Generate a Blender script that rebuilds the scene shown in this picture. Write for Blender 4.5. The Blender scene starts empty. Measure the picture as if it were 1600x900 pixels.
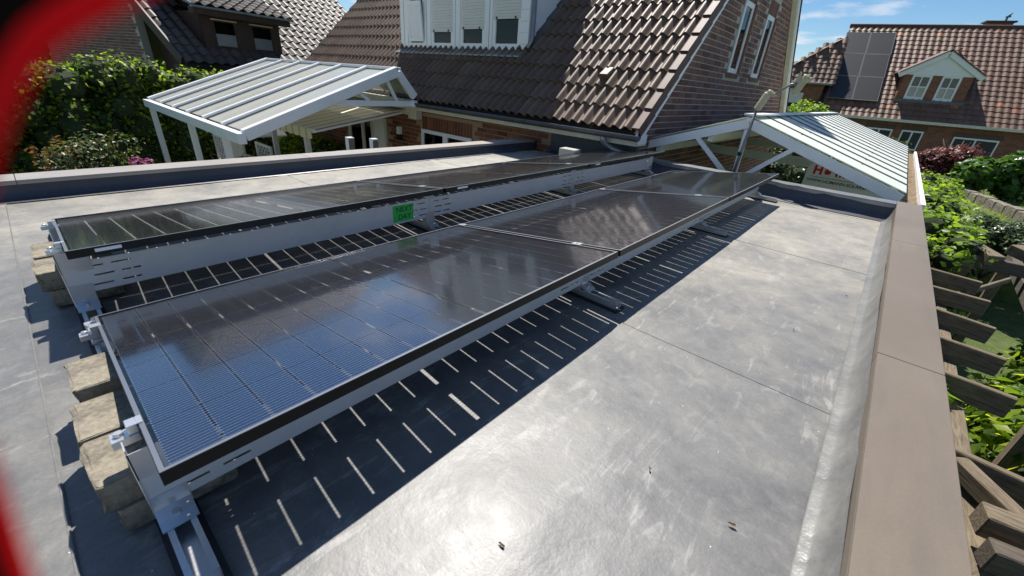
import bpy, math, random
import numpy as np
from mathutils import Vector, Matrix
random.seed(7)
rng = np.random.default_rng(11)
scene = bpy.context.scene
COL = scene.collection
PI = math.pi
R_ = math.radians

# ------------------------------------------------------------------ camera
CAM = Vector((0.0, 0.0, 0.984))
CR = Vector((0.7449219, 0.66346657, 0.07002476))
CD = Vector((0.34716626, -0.29586421, -0.88991009))
CF = Vector((-0.56970778, 0.68722375, -0.45072893))
FPX = 643.057
cd = bpy.data.cameras.new('camera')
cam = bpy.data.objects.new('camera', cd)
COL.objects.link(cam)
cd.sensor_width = 36.0
cd.lens = FPX / 1600 * 36
cd.clip_start = 0.01
cd.clip_end = 2000
M = Matrix.Identity(4)
for i in range(3):
    M[i][0] = CR[i]; M[i][1] = -CD[i]; M[i][2] = -CF[i]; M[i][3] = CAM[i]
cam.matrix_world = M
cd.dof.use_dof = True
cd.dof.focus_distance = 3.2
cd.dof.aperture_fstop = 6.0
scene.camera = cam

def project(p):
    q = Vector(p) - CAM
    d = q.dot(CF)
    if d < .05: return None
    return (800 + FPX * q.dot(CR) / d, 450 + FPX * q.dot(CD) / d, d)

# ------------------------------------------------------------------ light
SUN = Vector((-0.44, 0.45, 1.0)).normalized()
ELEV = math.asin(SUN.z)
AZ = math.atan2(SUN.x, SUN.y)          # clockwise from +Y is positive x
world = bpy.data.worlds.new('World')
scene.world = world
world.use_nodes = True
nt = world.node_tree
nt.nodes.clear()
wo = nt.nodes.new('ShaderNodeOutputWorld')
bg = nt.nodes.new('ShaderNodeBackground')
bg.inputs['Strength'].default_value = 0.072
sky = nt.nodes.new('ShaderNodeTexSky')
sky.sky_type = 'NISHITA'
sky.sun_disc = False
sky.sun_elevation = ELEV
sky.sun_rotation = AZ
sky.altitude = 60
sky.air_density = 1.0
sky.dust_density = 0.15
sky.ozone_density = 4.0
# a few fair-weather clouds, laid out on a flat layer high overhead
tc = nt.nodes.new('ShaderNodeTexCoord')
sep = nt.nodes.new('ShaderNodeSeparateXYZ')
nt.links.new(tc.outputs['Generated'], sep.inputs[0])
mx = nt.nodes.new('ShaderNodeMath'); mx.operation = 'MAXIMUM'; mx.inputs[1].default_value = 0.02
nt.links.new(sep.outputs['Z'], mx.inputs[0])
adz = nt.nodes.new('ShaderNodeMath'); adz.operation = 'ADD'; adz.inputs[1].default_value = 0.12
nt.links.new(mx.outputs[0], adz.inputs[0])
dvx = nt.nodes.new('ShaderNodeMath'); dvx.operation = 'DIVIDE'
dvy = nt.nodes.new('ShaderNodeMath'); dvy.operation = 'DIVIDE'
nt.links.new(sep.outputs['X'], dvx.inputs[0]); nt.links.new(adz.outputs[0], dvx.inputs[1])
nt.links.new(sep.outputs['Y'], dvy.inputs[0]); nt.links.new(adz.outputs[0], dvy.inputs[1])
cmb = nt.nodes.new('ShaderNodeCombineXYZ')
nt.links.new(dvx.outputs[0], cmb.inputs[0]); nt.links.new(dvy.outputs[0], cmb.inputs[1])
cmb.inputs[2].default_value = 5.1
no = nt.nodes.new('ShaderNodeTexNoise')
no.inputs['Scale'].default_value = 1.9
no.inputs['Detail'].default_value = 7
no.inputs['Roughness'].default_value = 0.55
nt.links.new(cmb.outputs[0], no.inputs['Vector'])
cr = nt.nodes.new('ShaderNodeValToRGB')
cr.color_ramp.elements[0].position = 0.53
cr.color_ramp.elements[1].position = 0.71
nt.links.new(no.outputs['Fac'], cr.inputs[0])
mixc = nt.nodes.new('ShaderNodeMix'); mixc.data_type = 'RGBA'
hz = nt.nodes.new('ShaderNodeMapRange'); hz.inputs[1].default_value = 0.0; hz.inputs[2].default_value = 0.06
nt.links.new(sep.outputs['Z'], hz.inputs[0])
gt = nt.nodes.new('ShaderNodeMath'); gt.operation = 'MULTIPLY'
nt.links.new(cr.outputs[0], gt.inputs[0]); nt.links.new(hz.outputs[0], gt.inputs[1])
nt.links.new(gt.outputs[0], mixc.inputs[0])
hs = nt.nodes.new('ShaderNodeHueSaturation'); hs.inputs['Saturation'].default_value = 1.22
nt.links.new(sky.outputs[0], hs.inputs['Color']); nt.links.new(hs.outputs[0], mixc.inputs[6])
mixc.inputs[7].default_value = (8.2, 8.4, 8.8, 1)
nt.links.new(mixc.outputs[2], bg.inputs[0])
nt.links.new(bg.outputs[0], wo.inputs[0])

sl = bpy.data.lights.new('sun', 'SUN')
sl.energy = 5.0
sl.angle = R_(0.85)
sl.color = (1.0, 0.955, 0.89)
so = bpy.data.objects.new('sun', sl)
COL.objects.link(so)
so.rotation_euler = (-SUN).to_track_quat('-Z', 'Y').to_euler()
so.location = SUN * 40

scene.view_settings.view_transform = 'Standard'
scene.view_settings.look = 'None'
scene.view_settings.gamma = 1
scene.view_settings.exposure = 0.56
scene.render.engine = 'CYCLES'
scene.cycles.max_bounces = 10
scene.cycles.transparent_max_bounces = 24
scene.cycles.sample_clamp_indirect = 6
scene.cycles.use_denoising = True

# ------------------------------------------------------------------ helpers
def thing(name, label, cat, loc=(0, 0, 0), rotz=0.0, group=None, rot=None):
    o = bpy.data.objects.new(name, None)
    COL.objects.link(o)
    o.location = loc
    o.rotation_euler = rot if rot else (0, 0, rotz)
    o.empty_display_size = .1
    o['label'] = label; o['category'] = cat
    if group: o['group'] = group
    return o

def tag(o, label, cat, group=None):
    o['label'] = label; o['category'] = cat
    if group: o['group'] = group
    return o

def stuff(o):
    o['kind'] = 'stuff'; return o

def link(name, mesh, parent=None, loc=None, mat4=None):
    o = bpy.data.objects.new(name, mesh)
    COL.objects.link(o)
    if parent: o.parent = parent
    if loc is not None: o.location = loc
    if mat4 is not None: o.matrix_local = mat4
    return o

class MB:
    """collects polygons, then links them as one mesh object"""
    def __init__(s): s.v = []; s.f = []
    def add(s, vs, fs):
        b = len(s.v)
        s.v += [tuple(p) for p in vs]
        s.f += [tuple(b + i for i in f) for f in fs]
        return s
    def hexa(s, p):
        return s.add(p, [(0, 3, 2, 1), (4, 5, 6, 7), (0, 1, 5, 4), (1, 2, 6, 5), (2, 3, 7, 6), (3, 0, 4, 7)])
    def box(s, x0, x1, y0, y1, z0, z1):
        return s.hexa([(x0, y0, z0), (x1, y0, z0), (x1, y1, z0), (x0, y1, z0), (x0, y0, z1), (x1, y0, z1), (x1, y1, z1), (x0, y1, z1)])
    def beam(s, a, b, w, h, up=(0, 0, 1)):
        a = Vector(a); b = Vector(b); d = (b - a).normalized()
        up = Vector(up)
        if abs(d.dot(up)) > .995: up = Vector((0, 1, 0))
        x = d.cross(up).normalized(); z = x.cross(d)
        x *= w / 2; z *= h / 2
        return s.hexa([a - x - z, a + x - z, b + x - z, b - x - z, a - x + z, a + x + z, b + x + z, b - x + z])
    def quad(s, *p): return s.add(p, [tuple(range(len(p)))])
    def slab(s, pts, off):
        """polygon pts extruded by the vector off"""
        n = len(pts); off = Vector(off)
        vs = [Vector(p) for p in pts]; vs += [p + off for p in vs]
        fs = [tuple(range(n - 1, -1, -1)), tuple(range(n, 2 * n))]
        fs += [(i, (i + 1) % n, n + (i + 1) % n, n + i) for i in range(n)]
        return s.add(vs, fs)
    def tube(s, path, r, seg=10, caps=True):
        path = [Vector(p) for p in path]
        rs = r if isinstance(r, (list, tuple)) else [r] * len(path)
        rings = []
        ref = None
        for i, p in enumerate(path):
            d = (path[min(i + 1, len(path) - 1)] - path[max(i - 1, 0)]).normalized()
            if ref is None:
                ref = Vector((0, 0, 1)) if abs(d.z) < .9 else Vector((1, 0, 0))
            x = d.cross(ref).normalized(); y = x.cross(d).normalized(); ref = y
            rings.append([p + (x * math.cos(t) + y * math.sin(t)) * rs[i] for t in [2 * PI * k / seg for k in range(seg)]])
        vs = [q for rg in rings for q in rg]; fs = []
        for i in range(len(path) - 1):
            for k in range(seg):
                a = i * seg + k; b = i * seg + (k + 1) % seg
                fs.append((a, b, b + seg, a + seg))
        if caps:
            fs.append(tuple(range(seg - 1, -1, -1)))
            fs.append(tuple((len(path) - 1) * seg + k for k in range(seg)))
        return s.add(vs, fs)
    def mesh(s, name, mat=None, smooth=False, bevel=0):
        me = bpy.data.meshes.new(name)
        me.from_pydata(s.v, [], s.f)
        me.update()
        if mat: me.materials.append(mat)
        if bevel:
            import bmesh
            bm = bmesh.new(); bm.from_mesh(me)
            bmesh.ops.bevel(bm, geom=list(bm.edges), offset=bevel, segments=1, affect='EDGES', clamp_overlap=True)
            bm.to_mesh(me); bm.free()
        if smooth:
            for p in me.polygons: p.use_smooth = True
        return me
    def build(s, name, mat, parent=None, smooth=False, loc=None, bevel=0):
        return link(name, s.mesh(name, mat, smooth, bevel), parent, loc)

def np_mesh(name, V, F, mat, smooth=False):
    """V (n,3), F (m,k) all faces with the same corner count"""
    V = np.asarray(V, np.float32); F = np.asarray(F, np.int32)
    me = bpy.data.meshes.new(name)
    k = F.shape[1]
    me.vertices.add(len(V)); me.vertices.foreach_set('co', V.ravel())
    me.loops.add(F.size); me.loops.foreach_set('vertex_index', F.ravel())
    me.polygons.add(len(F)); me.polygons.foreach_set('loop_start', np.arange(len(F), dtype=np.int32) * k)
    if smooth: me.polygons.foreach_set('use_smooth', np.ones(len(F), bool))
    me.materials.append(mat)
    me.update(calc_edges=True); me.validate()
    return me

def replicate(name, base, mats, mat, parent=None):
    """join transformed copies of a small mesh into ONE mesh object"""
    n = len(base.vertices)
    bv = np.ones((n, 4)); co = np.zeros(n * 3); base.vertices.foreach_get('co', co); bv[:, :3] = co.reshape(-1, 3)
    polys = [list(p.vertices) for p in base.polygons]
    quads = np.array([p if len(p) == 4 else p + [p[-1]] for p in polys if len(p) == 4])
    V = np.concatenate([(bv @ np.array(m).T)[:, :3] for m in mats])
    F = (quads[None] + (np.arange(len(mats)) * n)[:, None, None]).reshape(-1, 4)
    me = np_mesh(name, V, F, mat)
    sm = np.tile(np.array([p.use_smooth for p in base.polygons if len(p.vertices) == 4]), len(mats))
    if len(sm) == len(me.polygons): me.polygons.foreach_set('use_smooth', sm)
    return stuff(link(name, me, parent))

# ------------------------------------------------------------------ materials
def mat(name, base=(.5, .5, .5), rough=.6, metal=0.0, spec=.5):
    m = bpy.data.materials.new(name); m.use_nodes = True
    b = m.node_tree.nodes['Principled BSDF']
    b.inputs['Base Color'].default_value = (*base, 1)
    b.inputs['Roughness'].default_value = rough
    b.inputs['Metallic'].default_value = metal
    b.inputs['Specular IOR Level'].default_value = spec
    return m

class NT:
    def __init__(s, m): s.m = m; s.t = m.node_tree; s.b = s.t.nodes.get('Principled BSDF')
    def n(s, typ, **kw):
        nd = s.t.nodes.new(typ)
        for k, v in kw.items():
            if k in nd.inputs: nd.inputs[k].default_value = v
            else: setattr(nd, k, v)
        return nd
    def l(s, a, b): s.t.links.new(a, b)
    def coord(s, scale=(1, 1, 1), kind='Object', rot=(0, 0, 0)):
        c = s.n('ShaderNodeTexCoord'); mp = s.n('ShaderNodeMapping')
        mp.inputs['Scale'].default_value = scale; mp.inputs['Rotation'].default_value = rot
        s.l(c.outputs[kind], mp.inputs[0]); return mp.outputs[0]
    def noise(s, vec, scale, detail=5, rough=.55, dist=0):
        nd = s.n('ShaderNodeTexNoise'); nd.inputs['Scale'].default_value = scale
        nd.inputs['Detail'].default_value = detail; nd.inputs['Roughness'].default_value = rough
        nd.inputs['Distortion'].default_value = dist
        if vec is not None: s.l(vec, nd.inputs['Vector'])
        return nd.outputs['Fac']
    def ramp(s, fac, stops):
        r = s.n('ShaderNodeValToRGB'); e = r.color_ramp.elements
        while len(e) < len(stops): e.new(.5)
        for i, (p, c) in enumerate(stops):
            e[i].position = p; e[i].color = (*c, 1) if len(c) == 3 else c
        s.l(fac, r.inputs[0]); return r.outputs[0]
    def mix(s, fac, a, b, mode='MIX'):
        x = s.n('ShaderNodeMix', data_type='RGBA', blend_type=mode)
        for sock, v in ((0, fac), (6, a), (7, b)):
            if isinstance(v, (int, float)): x.inputs[sock].default_value = v
            elif isinstance(v, tuple): x.inputs[sock].default_value = (*v, 1)
            else: s.l(v, x.inputs[sock])
        return x.outputs[2]
    def math(s, op, a, b=None, clamp=False):
        x = s.n('ShaderNodeMath', operation=op, use_clamp=clamp)
        for i, v in enumerate((a, b)):
            if v is None: continue
            if isinstance(v, (int, float)): x.inputs[i].default_value = v
            else: s.l(v, x.inputs[i])
        return x.outputs[0]
    def bump(s, h, strength=.3, dist=.01):
        b = s.n('ShaderNodeBump'); b.inputs['Strength'].default_value = strength; b.inputs['Distance'].default_value = dist
        s.l(h, b.inputs['Height']); s.l(b.outputs[0], s.b.inputs['Normal']); return b

def noisy(name, c0, c1, scale=8, rough=.7, bump=.2, metal=0, dist=.004, kind='Object', stretch=(1, 1, 1), spec=.5, fine=60):
    m = mat(name, c0, rough, metal, spec); t = NT(m)
    v = t.coord(stretch, kind)
    a = t.noise(v, scale, 6); f = t.noise(v, fine, 3)
    h = t.math('ADD', t.math('MULTIPLY', a, .7), t.math('MULTIPLY', f, .3))
    t.l(t.ramp(h, [(.35, c0), (.65, c1)]), t.b.inputs['Base Color'])
    if bump: t.bump(h, bump, dist)
    return m

def membrane():
    m = mat('roof_membrane', (.2, .2, .2), .5, spec=.5); t = NT(m)
    v = t.coord(kind='Object')
    big = t.noise(v, .55, 5, .6)
    mid = t.noise(v, 2.6, 8, .68, .5)
    small = t.noise(v, 11, 7, .7, .4)
    fine = t.noise(v, 130, 3, .6)
    vx = t.n('ShaderNodeSeparateXYZ'); t.l(v, vx.inputs[0])
    # dried puddle dust plus grazing sheen, both painted lighter towards far end and left strip
    far = t.n('ShaderNodeMapRange'); far.inputs[1].default_value = .6; far.inputs[2].default_value = 4.6; t.l(vx.outputs['Y'], far.inputs[0])
    lef = t.n('ShaderNodeMapRange'); lef.inputs[1].default_value = -2.7; lef.inputs[2].default_value = -3.7; t.l(vx.outputs['X'], lef.inputs[0])
    dz = t.math('MAXIMUM', far.outputs[0], lef.outputs[0])
    dirt_and_sheen = t.math('ADD', t.math('ADD', t.math('MULTIPLY', big, .35), t.math('MULTIPLY', mid, .4)), t.math('MULTIPLY', small, .25))
    dirt_and_sheen = t.math('ADD', dirt_and_sheen, t.math('MULTIPLY', t.math('SUBTRACT', dz, .35), .17))
    c = t.ramp(dirt_and_sheen, [(.34, (.1, .1, .102)), (.46, (.148, .146, .14)), (.56, (.21, .2, .178)), (.7, (.34, .315, .26))])
    # smeared footprints and drag marks in several directions
    for rot, sc, lo in ((.55, 3.4, .58), (-.45, 2.9, .59), (1.35, 3.8, .60), (2.2, 4.4, .60)):
        vs = t.coord((1.0, .22, 1), rot=(0, 0, rot))
        st = t.noise(vs, sc * 4, 6, .62, 1.1)
        gate = t.ramp(t.noise(t.coord((1, 1, 1), rot=(0, 0, rot * 2)), 1.5, 3), [(.46, (0,) * 3), (.58, (1,) * 3)])
        k = t.math('MULTIPLY', t.math('MULTIPLY', t.ramp(st, [(lo, (0,) * 3), (lo + .05, (1,) * 3)]), gate), t.ramp(small, [(.4, (.08,) * 3), (.6, (.5,) * 3)]))
        c = t.mix(k, c, (.36, .355, .335))
    # rims left by dried puddles
    for sc, lv, wd, am in ((.9, .5, .009, .16), (.9, .565, .006, .12), (1.9, .54, .009, .1)):
        pd = t.n('ShaderNodeTexNoise'); pd.inputs['Scale'].default_value = sc; pd.inputs['Detail'].default_value = 3.5; pd.inputs['Roughness'].default_value = .6; pd.inputs['Distortion'].default_value = .35
        t.l(t.coord((1, 1, 1), rot=(0, 0, sc)), pd.inputs['Vector'])
        dd = t.math('SUBTRACT', pd.outputs['Fac'], lv)
        rim = t.n('ShaderNodeMapRange'); rim.inputs[1].default_value = wd; rim.inputs[2].default_value = 0; t.l(t.math('ABSOLUTE', dd), rim.inputs[0])
        c = t.mix(t.math('MULTIPLY', t.math('MULTIPLY', rim.outputs[0], am), t.ramp(small, [(.42, (.1,) * 3), (.62, (1,) * 3)])), c, (.38, .365, .32))
    vo = t.n('ShaderNodeTexVoronoi'); vo.inputs['Scale'].default_value = 26; t.l(v, vo.inputs['Vector'])
    sp = t.math('LESS_THAN', vo.outputs['Distance'], .045)
    sp = t.math('MULTIPLY', sp, t.math('GREATER_THAN', t.noise(v, 9, 2), .56))
    c = t.mix(sp, c, (.6, .58, .52))
    c = t.mix(.35, c, t.ramp(fine, [(.3, (.7,) * 3), (.7, (1.25,) * 3)]), 'MULTIPLY')
    t.l(c, t.b.inputs['Base Color'])
    t.l(t.ramp(dirt_and_sheen, [(.36, (.41,) * 3), (.62, (.6,) * 3)]), t.b.inputs['Roughness'])
    h = t.math('ADD', t.math('MULTIPLY', t.noise(t.coord((1, 1, 1)), 4.5, 5, .55), .9), t.math('MULTIPLY', fine, .05))
    t.bump(h, .34, .016)
    return m

def panel_cell():
    m = mat('solar_cell', (.01, .011, .016), .15, spec=.5); t = NT(m)
    t.b.inputs['IOR'].default_value = 2.8; t.b.inputs['Specular Tint'].default_value = (.82, .86, 1, 1)
    c = t.n('ShaderNodeTexCoord'); s = t.n('ShaderNodeSeparateXYZ'); t.l(c.outputs['Object'], s.inputs[0])
    # sixteen silver wires along local y, one every 11.3 mm of x
    fr = t.math('FRACT', t.math('DIVIDE', s.outputs['X'], .01135))
    wire = t.math('LESS_THAN', t.math('ABSOLUTE', t.math('SUBTRACT', fr, .5)), .06)
    ends = t.math('GREATER_THAN', t.math('ABSOLUTE', s.outputs['Y']), .0415)
    fi = t.math('FRACT', t.math('DIVIDE', s.outputs['Y'], .0016))
    fing = t.math('LESS_THAN', fi, .16)
    oi = t.n('ShaderNodeObjectInfo')
    base = t.ramp(oi.outputs['Random'], [(0, (.003, .0032, .005)), (1, (.0055, .0052, .008))])
    col = t.mix(t.math('MULTIPLY', fing, .05), base, (.2, .2, .24))
    col = t.mix(t.math('MULTIPLY', wire, t.math('ADD', .34, t.math('MULTIPLY', ends, .5))), col, (.42, .43, .48))
    t.l(col, t.b.inputs['Base Color'])
    return m

def glass(name, tint=(1, 1, 1), rough=.05, ior=1.45, bumpy=0):
    m = bpy.data.materials.new(name); m.use_nodes = True
    t = NT(m); t.t.nodes.clear()
    out = t.n('ShaderNodeOutputMaterial'); tr = t.n('ShaderNodeBsdfTransparent'); gl = t.n('ShaderNodeBsdfGlossy')
    tr.inputs[0].default_value = (*tint, 1)
    gl.inputs['Roughness'].default_value = rough
    fr = t.n('ShaderNodeFresnel'); fr.inputs[0].default_value = ior
    mx = t.n('ShaderNodeMixShader')
    t.l(fr.outputs[0], mx.inputs[0]); t.l(tr.outputs[0], mx.inputs[1]); t.l(gl.outputs[0], mx.inputs[2]); t.l(mx.outputs[0], out.inputs[0])
    if bumpy:
        b = t.n('ShaderNodeBump'); b.inputs['Strength'].default_value = bumpy; b.inputs['Distance'].default_value = .002
        t.l(t.noise(t.coord(), 3.0, 3), b.inputs['Height']); t.l(b.outputs[0], gl.inputs['Normal'])
    return m

def sheen_glass(name, f0, rough, cap):
    """thin textured cover glass: the same reflectance from both sides"""
    m = bpy.data.materials.new(name); m.use_nodes = True
    t = NT(m); t.t.nodes.clear()
    out = t.n('ShaderNodeOutputMaterial'); tr = t.n('ShaderNodeBsdfTransparent'); gl = t.n('ShaderNodeBsdfGlossy')
    gl.inputs['Roughness'].default_value = rough
    ge = t.n('ShaderNodeNewGeometry'); dp = t.n('ShaderNodeVectorMath', operation='DOT_PRODUCT')
    t.l(ge.outputs['Normal'], dp.inputs[0]); t.l(ge.outputs['Incoming'], dp.inputs[1])
    c = t.math('ABSOLUTE', dp.outputs['Value'])
    k = t.math('POWER', t.math('SUBTRACT', 1.0, c), 4.8)
    f = t.math('ADD', f0, t.math('MULTIPLY', k, cap - f0), True)
    mx = t.n('ShaderNodeMixShader')
    t.l(f, mx.inputs[0]); t.l(tr.outputs[0], mx.inputs[1]); t.l(gl.outputs[0], mx.inputs[2]); t.l(mx.outputs[0], out.inputs[0])
    return m

def milky(name, col, opacity, rough=.12, tlf=.45, ior=1.45):
    m = bpy.data.materials.new(name); m.use_nodes = True
    t = NT(m); t.t.nodes.clear()
    out = t.n('ShaderNodeOutputMaterial'); tr = t.n('ShaderNodeBsdfTransparent'); gl = t.n('ShaderNodeBsdfGlossy')
    df = t.n('ShaderNodeBsdfDiffuse'); tl = t.n('ShaderNodeBsdfTranslucent')
    df.inputs[0].default_value = (*col, 1); tl.inputs[0].default_value = (*col, 1)
    gl.inputs['Roughness'].default_value = rough
    a = t.n('ShaderNodeMixShader'); a.inputs[0].default_value = tlf
    t.l(df.outputs[0], a.inputs[1]); t.l(tl.outputs[0], a.inputs[2])
    b = t.n('ShaderNodeMixShader'); b.inputs[0].default_value = opacity
    t.l(tr.outputs[0], b.inputs[1]); t.l(a.outputs[0], b.inputs[2])
    fr = t.n('ShaderNodeFresnel'); fr.inputs[0].default_value = ior
    c = t.n('ShaderNodeMixShader')
    t.l(fr.outputs[0], c.inputs[0]); t.l(b.outputs[0], c.inputs[1]); t.l(gl.outputs[0], c.inputs[2]); t.l(c.outputs[0], out.inputs[0])
    return m

def brick_mat(name, stops, island):
    m = mat(name, (.2, .1, .07), .85); t = NT(m)
    if island:
        r = t.n('ShaderNodeNewGeometry').outputs['Random Per Island']
    else:
        r = t.n('ShaderNodeObjectInfo').outputs['Random']
    c = t.ramp(r, stops)
    v = t.coord(kind='Generated' if False else 'Object')
    n = t.noise(v, 45, 4)
    c = t.mix(.45, c, t.ramp(n, [(.3, (.45,) * 3), (.7, (1.25,) * 3)]), 'MULTIPLY')
    t.l(c, t.b.inputs['Base Color']); t.bump(n, .4, .004)
    return m

def tile_mat(name, stops, island, lichen=.35):
    m = mat(name, (.2, .15, .12), .52, spec=.38); t = NT(m)
    r = (t.n('ShaderNodeNewGeometry').outputs['Random Per Island'] if island else t.n('ShaderNodeObjectInfo').outputs['Random'])
    c = t.ramp(r, stops)
    v = t.coord()
    n = t.noise(v, 14, 6, .7)
    c = t.mix(.5, c, t.ramp(n, [(.3, (.62,) * 3), (.7, (1.3,) * 3)]), 'MULTIPLY')
    moss = t.noise(t.coord((1, .35, 1)), 1.3, 5, .65)
    c = t.mix(t.ramp(moss, [(.52, (0,) * 3), (.68, (.5,) * 3)]), c, (.055, .055, .04))
    sp = t.math('GREATER_THAN', t.noise(v, 38, 3), .66)
    c = t.mix(t.math('MULTIPLY', sp, lichen), c, (.36, .33, .24))
    t.l(c, t.b.inputs['Base Color']); t.bump(n, .25, .004)
    return m

def leaf_mat(name, stops, trans=.35, rough=.42):
    m = bpy.data.materials.new(name); m.use_nodes = True
    t = NT(m)
    r = t.n('ShaderNodeNewGeometry').outputs['Random Per Island']
    c = t.ramp(r, stops)
    t.l(c, t.b.inputs['Base Color']); t.b.inputs['Roughness'].default_value = rough
    t.b.inputs['Specular IOR Level'].default_value = .4
    tl = t.n('ShaderNodeBsdfTranslucent')
    br = t.mix(1.0, c, (1.6, 1.5, .7), 'MULTIPLY'); t.l(br, tl.inputs[0])
    mx = t.n('ShaderNodeMixShader'); mx.inputs[0].default_value = trans
    out = t.t.nodes['Material Output']
    t.l(t.b.outputs[0], mx.inputs[1]); t.l(tl.outputs[0], mx.inputs[2]); t.l(mx.outputs[0], out.inputs[0])
    return m

M_ = {}
M_['membrane'] = membrane()
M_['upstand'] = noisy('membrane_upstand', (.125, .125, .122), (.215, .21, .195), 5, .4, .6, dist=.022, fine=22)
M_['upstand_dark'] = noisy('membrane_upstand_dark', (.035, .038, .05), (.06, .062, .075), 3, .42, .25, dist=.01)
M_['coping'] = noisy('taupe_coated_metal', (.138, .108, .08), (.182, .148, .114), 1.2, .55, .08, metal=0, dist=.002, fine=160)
M_['cell'] = panel_cell()
M_['pglass'] = sheen_glass('panel_glass', .075, .07, .72)
M_['frame'] = mat('black_anodised_frame', (.008, .008, .009), .3, .0, .25)
def _specks():
    t = NT(M_['coping']); v = t.coord()
    vo = t.n('ShaderNodeTexVoronoi'); vo.inputs['Scale'].default_value = 9; t.l(v, vo.inputs['Vector'])
    sp = t.math('MULTIPLY', t.math('LESS_THAN', t.math('ADD', vo.outputs['Distance'], t.math('MULTIPLY', t.noise(v, 90, 3), .05)), .075), t.math('GREATER_THAN', t.noise(v, 2.3, 2), .55))
    lk = t.t.nodes['Principled BSDF'].inputs['Base Color'].links[0]; src = lk.from_socket
    st = t.ramp(t.noise(t.coord((3, .5, 1)), 2.2, 6, .7), [(.5, (0,) * 3), (.7, (.45,) * 3)])
    c = t.mix(st, src, (.1, .085, .07)); c = t.mix(t.math('MULTIPLY', sp, .8), c, (.55, .53, .48))
    t.l(c, t.b.inputs['Base Color'])
_specks()
M_['coping_sheen'] = noisy('taupe_metal_painted_sheen', (.27, .245, .215), (.35, .32, .285), 2, .45, .08, dist=.002, fine=120)  # left coping: same metal, its glancing sheen painted in as a paler colour
M_['lip'] = mat('frame_sky_sheen', (.3, .31, .33), .36, .8)
M_['alu'] = noisy('bare_aluminium', (.62, .63, .64), (.76, .765, .77), 3, .32, .04, metal=.75, dist=.001, stretch=(1, .15, 1))
M_['sheet'] = noisy('galvanised_sheet', (.6, .61, .63), (.72, .725, .74), 2, .42, .05, metal=.3, dist=.002, fine=25)
M_['bolt'] = mat('stainless_bolt', (.6, .6, .6), .25, 1)
M_['wire'] = mat('tinned_wire', (.4, .4, .42), .4, .9)
M_['rubber'] = mat('black_rubber', (.02, .02, .022), .7)
M_['stone'] = noisy('sandy_concrete_block', (.1, .086, .066), (.32, .28, .21), 13, .95, 1.0, dist=.014, fine=80)
M_['pale'] = noisy('pale_slab', (.36, .35, .31), (.47, .45, .4), 7, .8, .2)
M_['white'] = noisy('white_pvc', (.8, .8, .8), (.86, .86, .855), 2, .4, .02, dist=.001)
M_['whitealu'] = noisy('white_coated_aluminium', (.74, .755, .76), (.83, .84, .84), 3, .38, .03, dist=.001)
M_['cream'] = noisy('cream_painted_board', (.6, .57, .47), (.7, .67, .56), 6, .6, .1)
M_['brown'] = noisy('dark_brown_timber', (.035, .018, .013), (.06, .03, .02), 12, .6, .2, stretch=(1, 1, 6))
M_['zinc'] = noisy('zinc_gutter', (.22, .23, .245), (.32, .33, .34), 5, .4, .1, metal=.7)
M_['zincd'] = noisy('dark_zinc_gutter', (.09, .095, .105), (.14, .145, .155), 5, .45, .1, metal=.5)
M_['mortar'] = noisy('pale_mortar', (.42, .38, .33), (.52, .47, .41), 20, .95, .3)
M_['mortar_warm'] = noisy('warm_mortar', (.3, .2, .13), (.38, .26, .17), 20, .95, .3)
M_['void'] = mat('dark_interior', (.012, .011, .01), .9)
M_['underlay'] = mat('dark_roof_underlay', (.02, .017, .015), .95)
M_['wglass'] = glass('window_glass', (.88, .9, .9), .02, 1.55)
M_['curtain'] = noisy('white_net_curtain', (.72, .73, .76), (.85, .85, .87), 10, .9, .1, stretch=(8, 8, .4))
M_['shutter'] = mat('white_roller_shutter', (.66, .65, .61), .5)
PB = [(0, (.12, .055, .045)), (.3, (.2, .09, .068)), (.55, (.25, .12, .09)), (.8, (.16, .095, .095)), (1, (.3, .155, .115))]
M_['brick'] = brick_mat('brown_violet_brick', PB, False)
M_['brick_i'] = brick_mat('brown_violet_brickwork', PB, True)
WB = [(0, (.12, .035, .02)), (.4, (.2, .07, .035)), (.7, (.26, .1, .05)), (1, (.16, .05, .03))]
M_['rbrick'] = brick_mat('warm_red_brick', WB, False)
M_['rbrick_i'] = brick_mat('warm_red_brickwork', WB, True)
TS = [(0, (.105, .063, .038)), (.5, (.128, .079, .05)), (1, (.152, .098, .064))]
M_['tile'] = tile_mat('brown_concrete_tile', TS, False)
M_['tile_i'] = tile_mat('brown_concrete_tiles', TS, True)
LS = [(0, (.055, .042, .034)), (.5, (.075, .058, .048)), (1, (.1, .08, .066))]
M_['ltile'] = tile_mat('weathered_grey_brown_tile', LS, False)
M_['ltile_i'] = tile_mat('weathered_grey_brown_tiles', LS, True)
FS = [(0, (.14, .073, .046)), (.5, (.165, .09, .058)), (.975, (.19, .107, .07)), (.985, (.36, .13, .06)), (1, (.38, .13, .06))]
M_['ftile_i'] = tile_mat('red_brown_clay_tiles', FS, True, .12)
M_['verge'] = noisy('red_brown_verge', (.075, .034, .025), (.12, .058, .042), 10, .6, .2)
M_['clad'] = noisy('pale_plastic_cladding', (.72, .74, .77), (.8, .81, .83), 3, .45, .03)
M_['milky'] = milky('milky_roof_pane', (.74, .74, .66), .82, .12, .3, 1.35)
M_['clear'] = glass('gable_glass', (.82, .86, .84), .02, 1.5)
M_['canvas'] = None
M_['greenw'] = noisy('greenish_white_sheet', (.64, .68, .61), (.75, .78, .71), 3, .42, .05)
M_['glowsheet'] = milky('translucent_greenish_sheet', (.8, .85, .73), 1.0, .65, .42, 1.12)
M_['joint'] = mat('dark_joint_cap', (.12, .13, .11), .6)
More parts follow.
